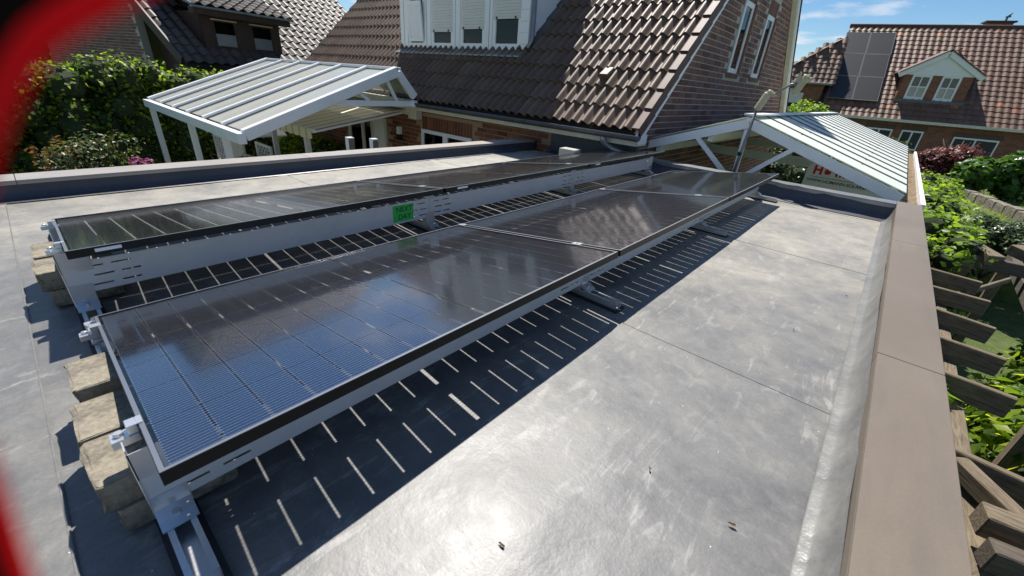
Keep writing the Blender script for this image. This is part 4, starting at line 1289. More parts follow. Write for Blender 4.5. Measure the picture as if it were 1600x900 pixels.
# company sign standing in the carport
sg = thing('company_sign', 'white sign board with red name and web address under the carport roof', 'sign', (-.87, 8.0, GZ))
sb = MB()
sb.slab([(0, 0, 1.7), (1.05, 0, 1.7), (1.05, 0, 2.56), (.06, 0, 2.56), (.02, 0, 2.535), (.0, 0, 2.49)], (0, .04, 0))
sb.build('board', M_['board'], sg)
MB().box(.1, .14, .045, .09, 0, 2.2).build('leg', M_['whitealu'], sg); MB().box(.9, .94, .045, .09, 0, 2.2).build('leg', M_['whitealu'], sg)
text_obj('lettering', 'H', .17, M_['red'], sg, (.145, -.003, 2.475), (PI / 2, 0, 0), .001, .008)
text_obj('lettering', 'mann', .17, M_['red'], sg, (.56, -.003, 2.475), (PI / 2, 0, 0), .001, .006)
# flame mark in place of the o
MB().slab([(.245, -.004, 2.43), (.30, -.004, 2.43), (.318, -.004, 2.465), (.30, -.004, 2.50), (.285, -.004, 2.475), (.275, -.004, 2.535), (.24, -.004, 2.50), (.228, -.004, 2.46)], (0, .003, 0)).build('flame_mark', M_['red'], sg)
MB().box(.07, .95, -.004, -.001, 2.375, 2.381).build('rule_line', M_['darktext'], sg)
text_obj('lettering', 'WWW.HOMANN-SOLARBAU.DE', .062, M_['darktext'], sg, (.5, -.003, 2.325), (PI / 2, 0, 0), .001, .001)

# ------------------------------------------------------------------ house on the left beyond the hedge
lh = thing('hedge_side_house', 'brown brick house with weathered tiles and a brown two window dormer beyond the ivy hedge', 'house', (-16, 2.4, 1.2), R_(12.1))
bpy.context.view_layer.update()
LP = R_(37); LT = math.tan(LP)
LG = GZ - 1.2
def lz(n): return .30 - LT * n
uY0, uY1 = 1.08, 9.6
lr = MB()
lr.slab([(1.0, uY0, lz(1.0)), (1.0, uY1, lz(1.0)), (-6, uY1, lz(-6)), (-6, uY0, lz(-6))][::-1], (0, 0, -.1))
lr.slab([(-6, uY0, lz(-6)), (-6, uY1, lz(-6)), (-13, uY1, lz(1.0)), (-13, uY0, lz(1.0))][::-1], (0, 0, -.1))
lroof = lr.build('roof', M_['underlay'], lh)
lroof_m = frame_matrix((1.0, uY0, lz(1.0) + .01), (0, 1, 0), (-math.cos(LP), 0, math.sin(LP)))
ltm = tile_mesh('roof_tile', M_['ltile'], .30, .39, .075, 1)
def lskip(x, y):
    u_ = uY0 + x; n_ = 1.0 - y * math.cos(LP)
    return 1.95 < u_ < 4.35 and -.9 < n_ < .42
tile_field(lroof, lh, lroof_m, 28, 22, .302, .34, ltm, 'ltile_i', 300, lskip)
# brick gable wall and its dark recess at the corner
lw = MB().slab([(-2.0, 1.42, LG), (-9.5, 1.42, LG), (-9.5, 1.42, 3.2), (-6.0, 1.42, lz(-6) - .2), (-2.0, 1.42, lz(-2.0) - .15)], (0, .2, 0)).build('gable_wall', M_['mortar'], lh)
Ml = frame_matrix((-9.5, 1.4185, LG), (1, 0, 0), (0, 1, 0))
def in_lg(u, z):
    n_ = -9.5 + u
    return n_ < -2.0 and (z + LG) < min(lz(n_) - .2, 3.4)
brick_field(lw, 7.5, 2.2, 7.6, in_lg, 'brick', 'brick_i', 240, Ml, lh)
MB().slab([(-2.0, 1.9, LG), (.95, 1.9, LG), (.95, 1.9, lz(.95) - .18), (-2.0, 1.9, lz(-2.0) - .18)], (0, .2, 0)).build('recess_wall', M_['brown'], lh)
MB().beam((-6, uY0 - .02, lz(-6) - .06), (.85, uY0 - .02, lz(.85) - .06), .05, .26, (math.sin(LP), 0, math.cos(LP))).build('barge_board', M_['brown'], lh)
MB().slab([(-6, uY0 + .01, lz(-6) - .16), (.8, uY0 + .01, lz(.8) - .16), (.8, 1.41, lz(.8) - .16), (-6, 1.41, lz(-6) - .16)], (0, 0, -.02)).build('soffit', M_['brown'], lh)
MB().box(.2, .95, uY0 + .05, uY1, lz(.95) - .25, lz(.95) - .08).build('eaves_box', M_['brown'], lh)
MB().box(.0, .2, 2.105, uY1 - .2, LG, lz(.2) - .15).build('front_wall', M_['brick_i'], lh)
# its dormer
ld = MB(); dn = .5
ldm = MB().box(.55, .78, 1.68, 4.58, .80, .98).build('dormer', M_['brown'], lh)
for y in (1.95, 4.25): MB().slab([(dn, y, -.12), (dn, y, .9), (-.9, y, .9)], (0, .08, 0)).build('dormer_cheek', M_['brown'], ldm)
b = MB()
for a, c in ((1.95, 2.25), (2.93, 3.38), (4.08, 4.33)): b.box(dn - .05, dn + .01, a, c, -.12, .82)
b.box(dn - .05, dn + .0085, 2.25, 2.93, -.12, .03); b.box(dn - .05, dn + .0085, 3.38, 4.08, -.12, .03)
b.box(dn - .05, dn + .0085, 2.25, 2.93, .72, .82); b.box(dn - .05, dn + .0085, 3.38, 4.08, .72, .82)
b.build('dormer_front', M_['brown'], ldm)
for a, c in ((2.25, 2.93), (3.38, 4.08)):
    w_ = MB(); w_.box(dn - .03, dn + .02, a, a + .05, .03, .72); w_.box(dn - .03, dn + .02, c - .05, c, .03, .72); w_.box(dn - .03, dn + .02, a + .05, c - .05, .03, .07); w_.box(dn - .03, dn + .02, a + .05, c - .05, .68, .72)
    w_ = w_.build('window_frame', M_['brown'], ldm)
    MB().box(dn - .012, dn - .008, a + .05, c - .05, .07, .68).build('pane', M_['wglass'], w_)
    MB().box(dn - .024, dn - .018, a + .05, c - .05, .07, .38).build('curtain', M_['curtain'], w_)
    MB().box(dn - .3, dn - .29, a - .1, c + .1, .0, .8).build('dark_room', M_['void'], w_)
    MB().box(dn + .012, dn + .03, a - .03, c + .03, .722, .75).build('drip_board', M_['cream'], w_)
# shed roof of the dormer: fascia and tiles
dsl = .30
MB().slab([(.80, 1.68, .99), (.80, 4.62, .99), (-1.5, 4.62, .99 + 2.3 * math.tan(dsl)), (-1.5, 1.68, .99 + 2.3 * math.tan(dsl))][::-1], (0, 0, -.03)).build('dormer_roof', M_['underlay'], ldm)
tile_m2 = frame_matrix((.84, 1.68, .995), (0, 1, 0), (-math.cos(dsl), 0, math.sin(dsl)))
replicate('dormer_tiles', ltm, [tile_m2 @ Matrix.Translation((i * .302, j * .34, 0)) for i in range(10) for j in range(7)], M_['ltile_i'], ldm)
MB().tube([(.83, 1.62, .97), (.83, 4.66, .99)], .035, 8).build('dormer_gutter', M_['zinc'], ldm)
MB().tube([(.2, 1.66, 1.2), (.84, 1.66, 1.0)], .05, 8).build('verge_flashing', M_['zinc'], ldm)

# ------------------------------------------------------------------ house on the right in the distance
S_ = 1.5
rh_loc = (CAM.x + (-1.463 - CAM.x) * S_, 21.5 * S_, .984 + (.669 - .984) * S_)
rh = thing('far_house', 'red brown tiled house with a white gabled dormer and solar modules on its roof', 'house', rh_loc, R_(11.5))
bpy.context.view_layer.update()
RP = R_(46); RT = math.tan(RP)
RL, RD, RHh = 13.0, 4.75, 0
rz0 = 0.0
verge = lambda v: -2.02 + .14 * v      # left edge runs in a little towards the ridge
rr_ = MB()
rr_.slab([(-2.05, 0, 0), (RL, 0, 0), (RL, RD, RD * RT), (-1.42, RD, RD * RT)], (0, .05, -.06))
rr_.slab([(-1.42, RD, RD * RT), (RL, RD, RD * RT), (RL, 2 * RD, 0), (-2.05, 2 * RD, 0)], (0, -.05, -.06))
rroof = rr_.build('roof', M_['underlay'], rh)
rM = frame_matrix((-2.05, -.05, -.02), (1, 0, 0), (0, math.cos(RP), math.sin(RP)))
rtm = tile_mesh('roof_tile', M_['ftile_i'], .30, .39, .045, 1)
ftl = []
for r in range(20):
    for c in range(50):
        y = r * .34
        if c * .302 < .115 * y * .8 - .05: continue
        ftl.append(rM @ Matrix.Translation((c * .302 + random.uniform(-.004, .004), y + random.uniform(-.006, .006), random.uniform(0, .004))))
replicate('roof_tiles', rtm, ftl, M_['ftile_i'], rroof)
MB().tube([(-1.5, RD, RD * RT + .04), (RL, RD, RD * RT + .04)], .11, 8).build('ridge_cap', M_['verge'], rroof)
MB().box(-2.1, RL, -.16, -.04, -.12, .02).build('gutter', M_['cream'], rh)
wallb = lambda nm: None
def far_brick():
    m = mat('far_red_brickwork', (.2, .08, .05), .9); t = NT(m)
    v = t.coord((1, 1, 1), rot=(R_(90), 0, 0))
    b = t.n('ShaderNodeTexBrick'); t.l(v, b.inputs['Vector'])
    b.inputs['Color1'].default_value = (.17, .06, .035, 1); b.inputs['Color2'].default_value = (.25, .1, .06, 1); b.inputs['Mortar'].default_value = (.3, .2, .15, 1)
    b.inputs['Scale'].default_value = 1; b.inputs['Brick Width'].default_value = .25; b.inputs['Row Height'].default_value = .083; b.inputs['Mortar Size'].default_value = .006
    t.l(b.outputs[0], t.b.inputs['Base Color']); t.bump(b.outputs['Fac'], -.3, .005)
    return m
M_['farbrick'] = far_brick()
MB().box(-1.9, RL - .2, .2, .5, GZ - rh_loc[2], -.08).build('wall', M_['farbrick'], rh)
for (a, c, z0, z1) in ((.75, 1.95, -1.5, -.52), (2.35, 3.3, -1.5, -.5), (4.6, 6.4, -1.7, -.6), (7.5, 9.0, -1.7, -.6)):
    f = MB(); f.box(a, c, .15, .195, z0, z1); w_ = f.build('window', M_['white'], rh)
    mid = (a + c) / 2
    MB().box(a + .07, mid - .04, .14, .1485, z0 + .08, z1 - .08).build('pane', M_['wglass'] if False else M_['pvpanel'], w_)
    MB().box(mid + .04, c - .07, .14, .1485, z0 + .08, z1 - .08).build('pane', M_['pvpanel'], w_)
    MB().box(a - .1, c + .1, .19, .198, z1 + .002, z1 + .26).build('window_lintel', M_['verge'], rh)
# white gabled dormer
rd = MB(); dv = .95
dx0, dx1, dz0, dz1, dap = 1.55, 4.42, .95, 2.25, 3.24
xm = (dx0 + dx1) / 2
rdo = MB().slab([(dx0 - .28, dv - .06, dz1 + .002), (dx1 + .28, dv - .06, dz1 + .002), (xm, dv - .06, dap)], (0, .06, 0)).build('dormer', M_['white'], rh)
for x in (dx0, dx1 - .12): MB().slab([(x, dv + .02, dz0), (x, dv + .02, dz1), (x, dv + .02 + (dz1 - dz0) / RT + .4, dz1)], (.12, 0, 0)).build('dormer_cheek', M_['farbrick'], rdo)
MB().box(dx0 + .12, dx1 - .12, dv + .12, dv + .14, dz0, dz1).build('dark_room', M_['void'], rdo)
xm = (dx0 + dx1) / 2
for a, c in ((dx0, dx0 + .36), (xm - .24, xm + .18), (dx1 - .46, dx1)): MB().box(a, c, dv - .02, dv + .019, dz0 + .1, dz1).build('dormer_pier', M_['farbrick'], rdo)
for a, c in ((dx0 + .36, xm - .24), (xm + .18, dx1 - .46)):
    f = MB(); t_ = .09
    f.box(a, a + t_, dv - .035, dv + .01, dz0 + .1, dz1); f.box(c - t_, c, dv - .035, dv + .01, dz0 + .1, dz1)
    f.box(a + t_, c - t_, dv - .035, dv + .01, dz0 + .1, dz0 + .24); f.box(a + t_, c - t_, dv - .035, dv + .01, dz1 - .09, dz1)
    m_ = (a + c) / 2; f.box(m_ - .025, m_ + .025, dv - .03, dv + .008, dz0 + .24, dz1 - .09)
    zc = (dz0 + dz1) / 2 + .08
    f.box(a + t_, m_ - .025, dv - .03, dv + .008, zc - .025, zc + .025); f.box(m_ + .025, c - t_, dv - .03, dv + .008, zc - .025, zc + .025)
    w_ = f.build('window_frame', M_['white'], rdo)
    MB().box(a + t_, c - t_, dv + .01, dv + .014, dz0 + .2, dz1 - .05).build('pane', M_['wglass'], w_)
    MB().box(a + t_, c - t_, dv + .03, dv + .04, dz0 + .2, zc).build('curtain', M_['curtain'], w_)
for sx, xe in ((-1, dx0 - .30), (1, dx1 + .34)):
    za = dap + .08; ze = dz1 - .05
    MB().beam((xe, dv - .13, ze), (xm, dv - .13, za), .06, .26, (0, 0, 1)).build('barge_board', M_['white'], rdo)
    MB().slab([(xe, dv - .2, ze + .11), (xm, dv - .2, za + .11), (xm, dv + 3.2, za + .11), (xe, dv + 3.2, ze + .11)][::(1 if sx > 0 else -1)], (0, 0, .06)).build('dormer_roof', M_['verge'], rdo)
MB().box(dx0 - .05, dx1 + .05, dv - .16, dv - .037, dz0 - .06, dz0 + .1).build('dormer_apron', M_['zincd'], rdo)
# solar modules on the far roof
nrm = Vector((0, -math.sin(RP), math.cos(RP)))
mod_labels = ['top left', 'top right', 'middle left', 'middle right', 'bottom left', 'bottom right']
def pv():
    b = MB().box(0, 1.2, 0, 1.70, .0, .035)
    return b
pm = pv().mesh('module', M_['pvpanel'], bevel=.004)
pf = MB()
for x0, x1, y0, y1 in ((0, 1.2, -.003, .022), (0, 1.2, 1.68, 1.703), (-.003, .02, .022, 1.68), (1.18, 1.203, .022, 1.68)): pf.box(x0, x1, y0, y1, .004, .0385)
pf = pf.mesh('frame', M_['pvframe'])
for r in range(3):
    for c in range(2):
        y = 1.02 + (2 - r) * 1.73
        root = thing('roof_solar_panel', mod_labels[r * 2 + c] + ' of the six dark solar modules on the far tiled roof', 'solar panel', group='solar modules on the far house')
        x = -1.72 + (2 - r) * .03 + c * 1.22 + .21
        Mw = rh.matrix_world @ rM @ Matrix.Translation((x + 2.05 - .12 - .0, y - .0, .14))
        root.matrix_world = Mw
        link('module', pm, root); link('frame', pf, root)
ch = thing('brick_chimney', 'wide brick chimney with a metal cowl on the far house ridge', 'chimney')
ch.matrix_world = rh.matrix_world @ Matrix.Translation((4.85, RD + .3, RD * RT + .08))
MB().box(0, 1.1, 0, .6, -.6, .22).build('stack', M_['farbrick'], ch); MB().box(-.1, 1.2, -.1, .7, .222, .3).build('cap', M_['verge'], ch)
MB().tube([(.8, .3, .3), (.8, .3, .5)], .05, 8).build('cowl_pipe', M_['zincd'], ch); MB().slab([(.68, .28, .5), (.95, .28, .5), (.9, .28, .58), (.95, .28, .74), (.82, .28, .62)], (0, .05, 0)).build('cowl', M_['zincd'], ch)
vt = MB().tube([(3.9, 3.42, 3.35 + .25), (3.9, 3.36, 3.35 + .47)], .07, 8); vt.build('vent_pipe', M_['pot'], rh)
# lower hipped wing at its left
MB().box(-4.9, -1.95, .9, 4.4, GZ - rh_loc[2], 1.55).build('wing_wall', M_['farbrick'], rh)
wr = MB(); wr.add([(-5.1, .7, 1.55), (-1.5, .7, 1.55), (-1.5, 4.6, 1.55), (-5.1, 4.6, 1.55), (-1.55, 2.6, 4.15)], [(0, 1, 4), (1, 2, 4), (2, 3, 4), (3, 0, 4), (3, 2, 1, 0)])
wroof = wr.build('wing_roof', M_['underlay'], rh)
# tiles on the two hip faces in view
def tri_tiles(p0, p1, apex, nm):
    p0, p1, apex = Vector(p0), Vector(p1), Vector(apex)
    ux = (p1 - p0).normalized(); ap = apex - p0; xa = ap.dot(ux); up = (ap - ux * xa); Lh = up.length; up.normalize()
    M0_ = frame_matrix(p0 + up * -.03, ux, up); W = (p1 - p0).length; ms = []
    for r in range(int(Lh / .34)):
        f_ = r * .34 / Lh; a = xa * f_; b2 = W + (xa - W) * f_
        x = math.floor(a / .302) * .302
        while x < b2 - .1:
            if x >= a - .25: ms.append(M0_ @ Matrix.Translation((x, r * .34, .01)))
            x += .302
    replicate(nm, rtm, ms, M_['ftile_i'], wroof)
tri_tiles((-5.1, .7, 1.55), (-1.5, .7, 1.55), (-1.55, 2.6, 4.15), 'wing_tiles')
tri_tiles((-5.1, 4.6, 1.55), (-5.1, .7, 1.55), (-1.55, 2.6, 4.15), 'wing_tiles')
MB().tube([(-5.15, .66, 1.53), (-1.6, .66, 1.53)], .07, 8).build('wing_gutter', M_['zinc'], rh)
f = MB(); f.box(-3.9, -2.85, .86, .899, .15, 1.0); w_ = f.build('window', M_['shutter'], rh); MB().box(-3.75, -3.0, .85, .8585, .2, .42).build('pane', M_['void'], w_)

# ------------------------------------------------------------------ pergola beside the right coping
pg = thing('wooden_pergola', 'weathered timber pergola with dark rafters running along the right roof edge', 'pergola', (.8, 4, GZ))
def G(p): return Vector(p) - Vector((.8, 4, GZ))
PZ = -.5
def timber(a, b, w, h, name, m='wood', up=(0, 0, 1)):
    a, b = Vector(a), Vector(b); L = (b - a).length
    me = MB(); n = 4
    d = (b - a).normalized()
    x = d.cross(Vector(up)).normalized(); z = x.cross(d)
    mm = MB().box(0, L, -w / 2, w / 2, -h / 2, h / 2).mesh(name, M_[m], bevel=.006)
    o = link(name, mm, pg)
    m4 = Matrix.Identity(4)
    for i in range(3): m4[i][0] = d[i]; m4[i][1] = -x[i]; m4[i][2] = z[i]; m4[i][3] = G(a)[i]
    o.matrix_local = m4
    return o
yl = [1.45, 2.05, 2.66, 3.52, 4.15, 4.8, 5.42, 6.08, 6.85]
tipx = [1.02, 1.6, 1.5, 1.08, 1.11, 1.13, 1.15, 1.16, 1.15]
for i, (y, tx) in enumerate(zip(yl, tipx)):
    if i in (0, 1): continue
    timber((.48, y + .02 * (i % 2), PZ - .07), (tx, y - .03, PZ - .07 - .015 * (i % 3)), .042, .15, 'rafter')
timber((.86, 1.3, PZ - .20), (.88, 7.4, PZ - .20), .075, .10, 'wall_plate')
timber((1.42, 1.2, PZ - .22), (1.75, 8.6, PZ - .22), .09, .14, 'outer_beam', 'wood_dark')
timber((.78, 2.62, PZ - .06), (1.05, 2.28, PZ - .08), .075, .09, 'brace')
timber((.80, 2.18, PZ - .0), (1.6, 2.3, PZ + .0), .10, .11, 'rafter')
timber((.80, 1.98, PZ - .0), (1.5, 2.12, PZ + .0), .08, .11, 'rafter', 'wood_dark')
timber((.82, 1.92, PZ - .15), (.95, 2.06, PZ - .02), .1, .1, 'brace')
timber((.98, 7.5, PZ + .10), (1.32, 6.95, PZ + .03), .17, .12, 'broken_rafter')
timber((1.5, 7.5, PZ + .10), (1.9, 7.15, PZ + .03), .17, .12, 'broken_rafter')
timber((.9, 6.95, PZ - .02), (2.2, 7.1, PZ - .03), .09, .14, 'cross_beam', 'wood_dark')
timber((1.08, 6.0, PZ - .15), (1.45, 6.7, PZ - .08), .03, .06, 'splinter')
for x, y in ((.62, 1.6), (.62, 4.4), (.62, 7.2), (1.5, 4.3), (1.68, 8.2)):
    timber((x, y, GZ), (x, y, PZ - .27), .1, .1, 'post', up=(0, 1, 0))
rp = MB().box(1.25, 2.3, 5.2, 7.0, GZ, GZ + .06).build('red_paving', M_['pot']); rp['kind'] = 'structure'

# stone kerb wall across the far lawn
kw = thing('garden_wall', 'low rough stone edging wall crossing the lawn behind the hedge', 'wall', (1.55, 18.9, TZ))
dirw = Vector((2.8 - 1.71, 14.8 - 18.4, 0)).normalized()
for k in range(14):
    p = dirw * (k * .44)
    me = block(300 + k % 6, .22, .42, .24)
    o = link('stone', me, kw, p + Vector((0, 0, .1 + .015 * math.sin(k * 2.3))))
    o.rotation_euler = (0, 0, math.atan2(dirw.y, dirw.x) + PI / 2 + random.uniform(-.06, .06))

# ------------------------------------------------------------------ foliage
def leaf_mesh(name, pts, nrm, size, m, aspect=.55, fold=.25, droop=.3):
    n = len(pts)
    r = rng.normal(size=(n, 3)); nn = nrm + r * .55; nn /= np.linalg.norm(nn, axis=1)[:, None]
    t = rng.normal(size=(n, 3)); t[:, 2] -= droop
    t -= nn * np.sum(t * nn, 1)[:, None]; t /= np.linalg.norm(t, axis=1)[:, None] + 1e-9
    s = np.cross(nn, t); L = size * rng.uniform(.65, 1.3, n)
    L = L[:, None]
    base = pts - t * L * .5; tip = pts + t * L * .5
    w = L * aspect * .5
    mid = pts - t * L * .05
    l_ = mid + s * w + nn * w * fold; r_ = mid - s * w + nn * w * fold
    V = np.stack([base, r_, tip, l_], 1).reshape(-1, 3)
    i = np.arange(n) * 4
    F = np.concatenate([np.stack([i, i + 1, i + 2], 1), np.stack([i, i + 2, i + 3], 1)])
    return np_mesh(name, V, F, m)
def clump_points(clumps, n):
    c = np.array([q[0] for q in clumps], float); r = np.array([q[1] for q in clumps], float)
    wgt = r ** 2; idx = rng.choice(len(clumps), n, p=wgt / wgt.sum())
    d = rng.normal(size=(n, 3)); d /= np.linalg.norm(d, axis=1)[:, None]
    rad = r[idx] * (rng.uniform(.35, 1.0, n) ** .45) * (1 + .1 * rng.normal(size=n))
    p = c[idx] + d * rad[:, None] * np.array([1, 1, .9])
    nr = d * .75 + np.array([0, 0, .7])
    return p, nr
def blob_mesh(name, clumps, k, m):
    import bmesh
    bm = bmesh.new(); 
    for c, r in clumps:
        res = bmesh.ops.create_icosphere(bm, subdivisions=1, radius=r * k, matrix=Matrix.Translation(c))
    for v in bm.verts: v.co += Vector(rng.normal(0, .03, 3))
    me = bpy.data.meshes.new(name); bm.to_mesh(me); bm.free(); me.materials.append(m); return me
LEAF = {}
LEAF['ivy'] = leaf_mat('ivy_leaf', [(0, (.055, .105, .014)), (.5, (.125, .22, .024)), (.85, (.24, .34, .03)), (1, (.4, .48, .05))], .65)
LEAF['hedge'] = leaf_mat('light_hedge_leaf', [(0, (.12, .21, .022)), (.5, (.19, .32, .035)), (1, (.29, .42, .06))], .55)
LEAF['fruit'] = leaf_mat('broad_leaf', [(0, (.045, .1, .02)), (.5, (.075, .16, .03)), (1, (.12, .23, .05))], .4, .35)
LEAF['rhodo'] = leaf_mat('dark_shrub_leaf', [(0, (.025, .05, .018)), (.5, (.05, .085, .03)), (1, (.1, .15, .06))], .25, .35)
LEAF['maple'] = leaf_mat('dark_red_leaf', [(0, (.085, .026, .032)), (.5, (.16, .05, .055)), (1, (.25, .09, .1))], .3)
LEAF['rose'] = leaf_mat('rose_leaf', [(0, (.05, .085, .03)), (.5, (.09, .14, .05)), (.8, (.15, .19, .09)), (1, (.2, .1, .04))], .3)
LEAF['copper'] = leaf_mat('coppery_young_leaf', [(0, (.16, .07, .03)), (.6, (.24, .12, .05)), (1, (.2, .2, .06))], .4)
LEAF['pink'] = leaf_mat('pink_petal', [(0, (.3, .06, .2)), (1, (.5, .17, .38))], .3)
LEAF['tree'] = leaf_mat('tree_leaf', [(0, (.035, .07, .018)), (.5, (.06, .11, .025)), (1, (.1, .17, .04))], .35)
def plant(name, label, cat, base, clumps, n, size, lm, group=None, aspect=.55, trunk=None, core=.55, part='foliage', droop=.3):
    root = thing(name, label, cat, base, group=group)
    B = np.array(base)
    cl = [(np.array(c) - B, r) for c, r in clumps]
    p, nr = clump_points(cl, n)
    stuff(link(part, leaf_mesh(part, p, nr, size, LEAF[lm], aspect, droop=droop), root))
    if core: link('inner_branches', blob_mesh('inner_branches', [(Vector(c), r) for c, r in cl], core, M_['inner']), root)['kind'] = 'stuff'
    b = MB()
    if trunk:
        b.tube([(0, 0, 0), (.03, .02, trunk * .5), (0, .05, trunk)], [trunk * .05 + .02, trunk * .035 + .015, .015], 8)
        for k in range(5):
            a = k * 1.3; b.tube([(0, .03, trunk * .55), (math.cos(a) * trunk * .25, math.sin(a) * trunk * .25, trunk * .85), (math.cos(a) * trunk * .4, math.sin(a) * trunk * .4, trunk * 1.1)], [.02 + trunk * .015, .015 + trunk * .008, .008], 6)
        b.build('trunk', M_['bark'], root, True)
    return root
def hedge_clumps(a, b, width, z0, ztop, step, r, seed, wob=.25):
    rr = np.random.default_rng(seed); a = np.array(a); b = np.array(b); L = np.linalg.norm(b - a); d = (b - a) / L; s = np.array([-d[1], d[0]])
    out = []; n = max(1, int(L / step)); nw = max(2, int(width / step) + 1); 
    for i in range(n + 1):
        f = i / n; zt = ztop(f) if callable(ztop) else ztop
        nz = max(2, int((zt - z0) / step))
        for j in range(nw):
            for k in range(nz + 1):
                z = z0 + (zt - r - z0) * k / nz
                c = a + d * L * f + s * ((j / (nw - 1) - .5) * (width - r))
                out.append(((c[0] + rr.normal(0, wob * r), c[1] + rr.normal(0, wob * r), z + rr.normal(0, wob * r)), r * rr.uniform(.75, 1.2)))
    return out
# ivy hedge on the left
def itop(f): return .70 - .25 * abs(f - .42) ** 1.0 * 2.0 + .12 * math.sin(f * 17) + (.1 if .2 < f < .5 else 0)
plant('ivy_hedge', 'tall glossy ivy covered hedge in front of the brick gable on the left', 'hedge', (-14.6, 2, GZ),
      hedge_clumps((-14.4, -3.0), (-14.7, 9.0), 1.2, GZ + .2, itop, .55, .5, 3), 60000, .105, 'ivy', aspect=.8, core=.72)
plant('rose_bush', 'rose bush with pale green leaves and small buds at the foot of the ivy hedge', 'bush', (-11.6, .75, GZ),
      [((-11.6 + .35 * math.cos(k * 2.4) * (k % 4) / 3, .85 + .5 * math.sin(k * 2.4) * (k % 4) / 3, -1.75 + .11 * (k % 10)), .33) for k in range(22)], 4200, .075, 'rose', core=.35, trunk=1.3)
rs = thing('young_rose', 'coppery young rose shoots left of the pale green rose bush', 'bush', (-12.1, .35, GZ))
pts = []; b = MB()
for k in range(9):
    a = k * .75; tx, ty, tz = .45 * math.cos(a), .35 * math.sin(a) + .05, 1.45 + .32 * math.sin(k * 1.9)
    b.tube([(tx * .1, ty * .1, 0), (tx * .5, ty * .5, tz * .6), (tx, ty, tz)], [.012, .009, .005], 5)
    for q in range(26):
        f = .62 + .38 * q / 26; pts.append((tx * f + rng.normal(0, .06), ty * f + rng.normal(0, .06), tz * f + rng.normal(0, .04)))
b.build('stem', M_['bark'], rs)
pts = np.array(pts); link('foliage', leaf_mesh('foliage', pts, np.tile([0, 0, 1.0], (len(pts), 1)), .11, LEAF['copper'], .6), rs)
plant('pink_flowers', 'low clump of bright pink flowers beside the canopy post', 'flowers', (-10.9, 1.42, GZ), [((-10.9 + .13 * math.cos(k * 1.9), 1.45 + .13 * math.sin(k * 1.9), -1.0 + .02 * (k % 3)), .085) for k in range(7)], 420, .05, 'pink', core=.4, trunk=1.2, part='blossoms')
plant('patio_shrub', 'dark green shrub standing in the shade behind the awning posts', 'bush', (-12.0, 4.9, GZ), hedge_clumps((-13.0, 5.1), (-10.6, 5.1), .7, GZ + .2, -.55, .5, .4, 8), 9000, .11, 'ivy', core=.6)
plant('herb_tub', 'small yellow green plant just behind the left coping', 'plant', (-8.9, 2.7, GZ), [((-8.9 + .12 * (k - 2), 2.72, -.78), .13) for k in range(5)], 500, .08, 'hedge', core=.4, trunk=1.6)
# hedge along the carport
plant('clipped_hedge', 'bright light green leafy hedge along the carport gutter', 'hedge', (1.1, 9, GZ),
      hedge_clumps((.82, 6.7), (.98, 14.6), .55, GZ + .3, lambda f: -.2 - .1 * f + .08 * math.sin(f * 19), .34, .28, 5), 26000, .09, 'hedge', aspect=.6)
plant('broad_leaved_shrub', 'big shrub with broad bright leaves in front of the far house window', 'bush', (2.9, 18.4, TZ),
      [((1.85 + 2.0 * (k / 30) + .12 * rng.normal(), 17.6 + .8 * rng.uniform() + .03 * k, -.85 + (.35 + .6 * min(1, k / 12)) * rng.uniform()), .3) for k in range(30)], 3800, .22, 'fruit', aspect=.75, trunk=.7, core=.6)
plant('rhododendron', 'round dark green shrub between the lawn and the pergola', 'bush', (2.2, 12.0, GZ),
      [((2.05 + .42 * rng.normal(), 12.0 + .4 * rng.normal(), -1.28 + .36 * rng.uniform()), .27) for k in range(30)], 9000, .085, 'rhodo', trunk=.8, core=.65)
plant('red_maple', 'dark red leaved bush in front of the far house wall', 'bush', (1.6, 20.6, TZ),
      [((1.0 + 1.1 * (k / 26), 20.6 + .4 * rng.normal(), -.85 + (.45 + .3 * k / 26) * rng.uniform()), .34) for k in range(26)], 8000, .12, 'maple', trunk=1.2, core=.55)
plant('climbing_plant', 'leafy climber in deep shade below the pergola rafters', 'climber', (1.9, 4.5, GZ),
      hedge_clumps((1.55, 1.6), (2.3, 6.6), .7, GZ + .3, -.95, .5, .42, 9), 12000, .13, 'ivy', aspect=.7, core=.65)
plant('pergola_shoots', 'sunlit green shoots between the wall plate and the rafters of the pergola', 'climber', (.72, 3, GZ),
      [((.78 + .06 * rng.normal(), y + .1 * rng.normal(), -.95 + .1 * rng.normal()), .17) for y in (1.7, 2.0, 2.35, 2.9, 3.4, 4.0, 4.6, 5.2, 5.9) for _ in range(2)], 1900, .12, 'hedge', core=0, trunk=1.5)
plant('garden_bush', 'flowering garden bush seen through the carport trusses', 'bush', (-2.6, 22, GZ), [((-2.6 + 2.2 * rng.normal() * .7, 22 + rng.normal(), -1.9 + 1.4 * rng.uniform()), .6) for k in range(26)], 7000, .16, 'rose', core=.6, trunk=1.0)
plant('dark_hedge', 'dark hedge behind the carport', 'hedge', (-2.5, 18.5, GZ), hedge_clumps((-5.5, 18.5), (-.3, 18.8), .8, GZ + .2, -.75, .6, .5, 12), 9000, .14, 'rhodo', core=.65)
plant('yellow_bush', 'yellow green bush top showing above the carport ridge', 'bush', (-2.7, 20.5, GZ), [((-3.0 + .5 * rng.normal(), 20.5 + .5 * rng.normal(), .2 + .55 * rng.uniform()), .4) for k in range(9)], 2500, .14, 'hedge', core=.5, trunk=2.4)
plant('back_tree', 'green tree crown in the gap between the two roofs at the top', 'tree', (-24, 24, GZ), [((-24 + 2.6 * rng.normal(), 24 + 2.6 * rng.normal(), 5.4 + 1.9 * rng.normal()), 1.4) for k in range(32)], 15000, .35, 'tree', core=.5, trunk=6)
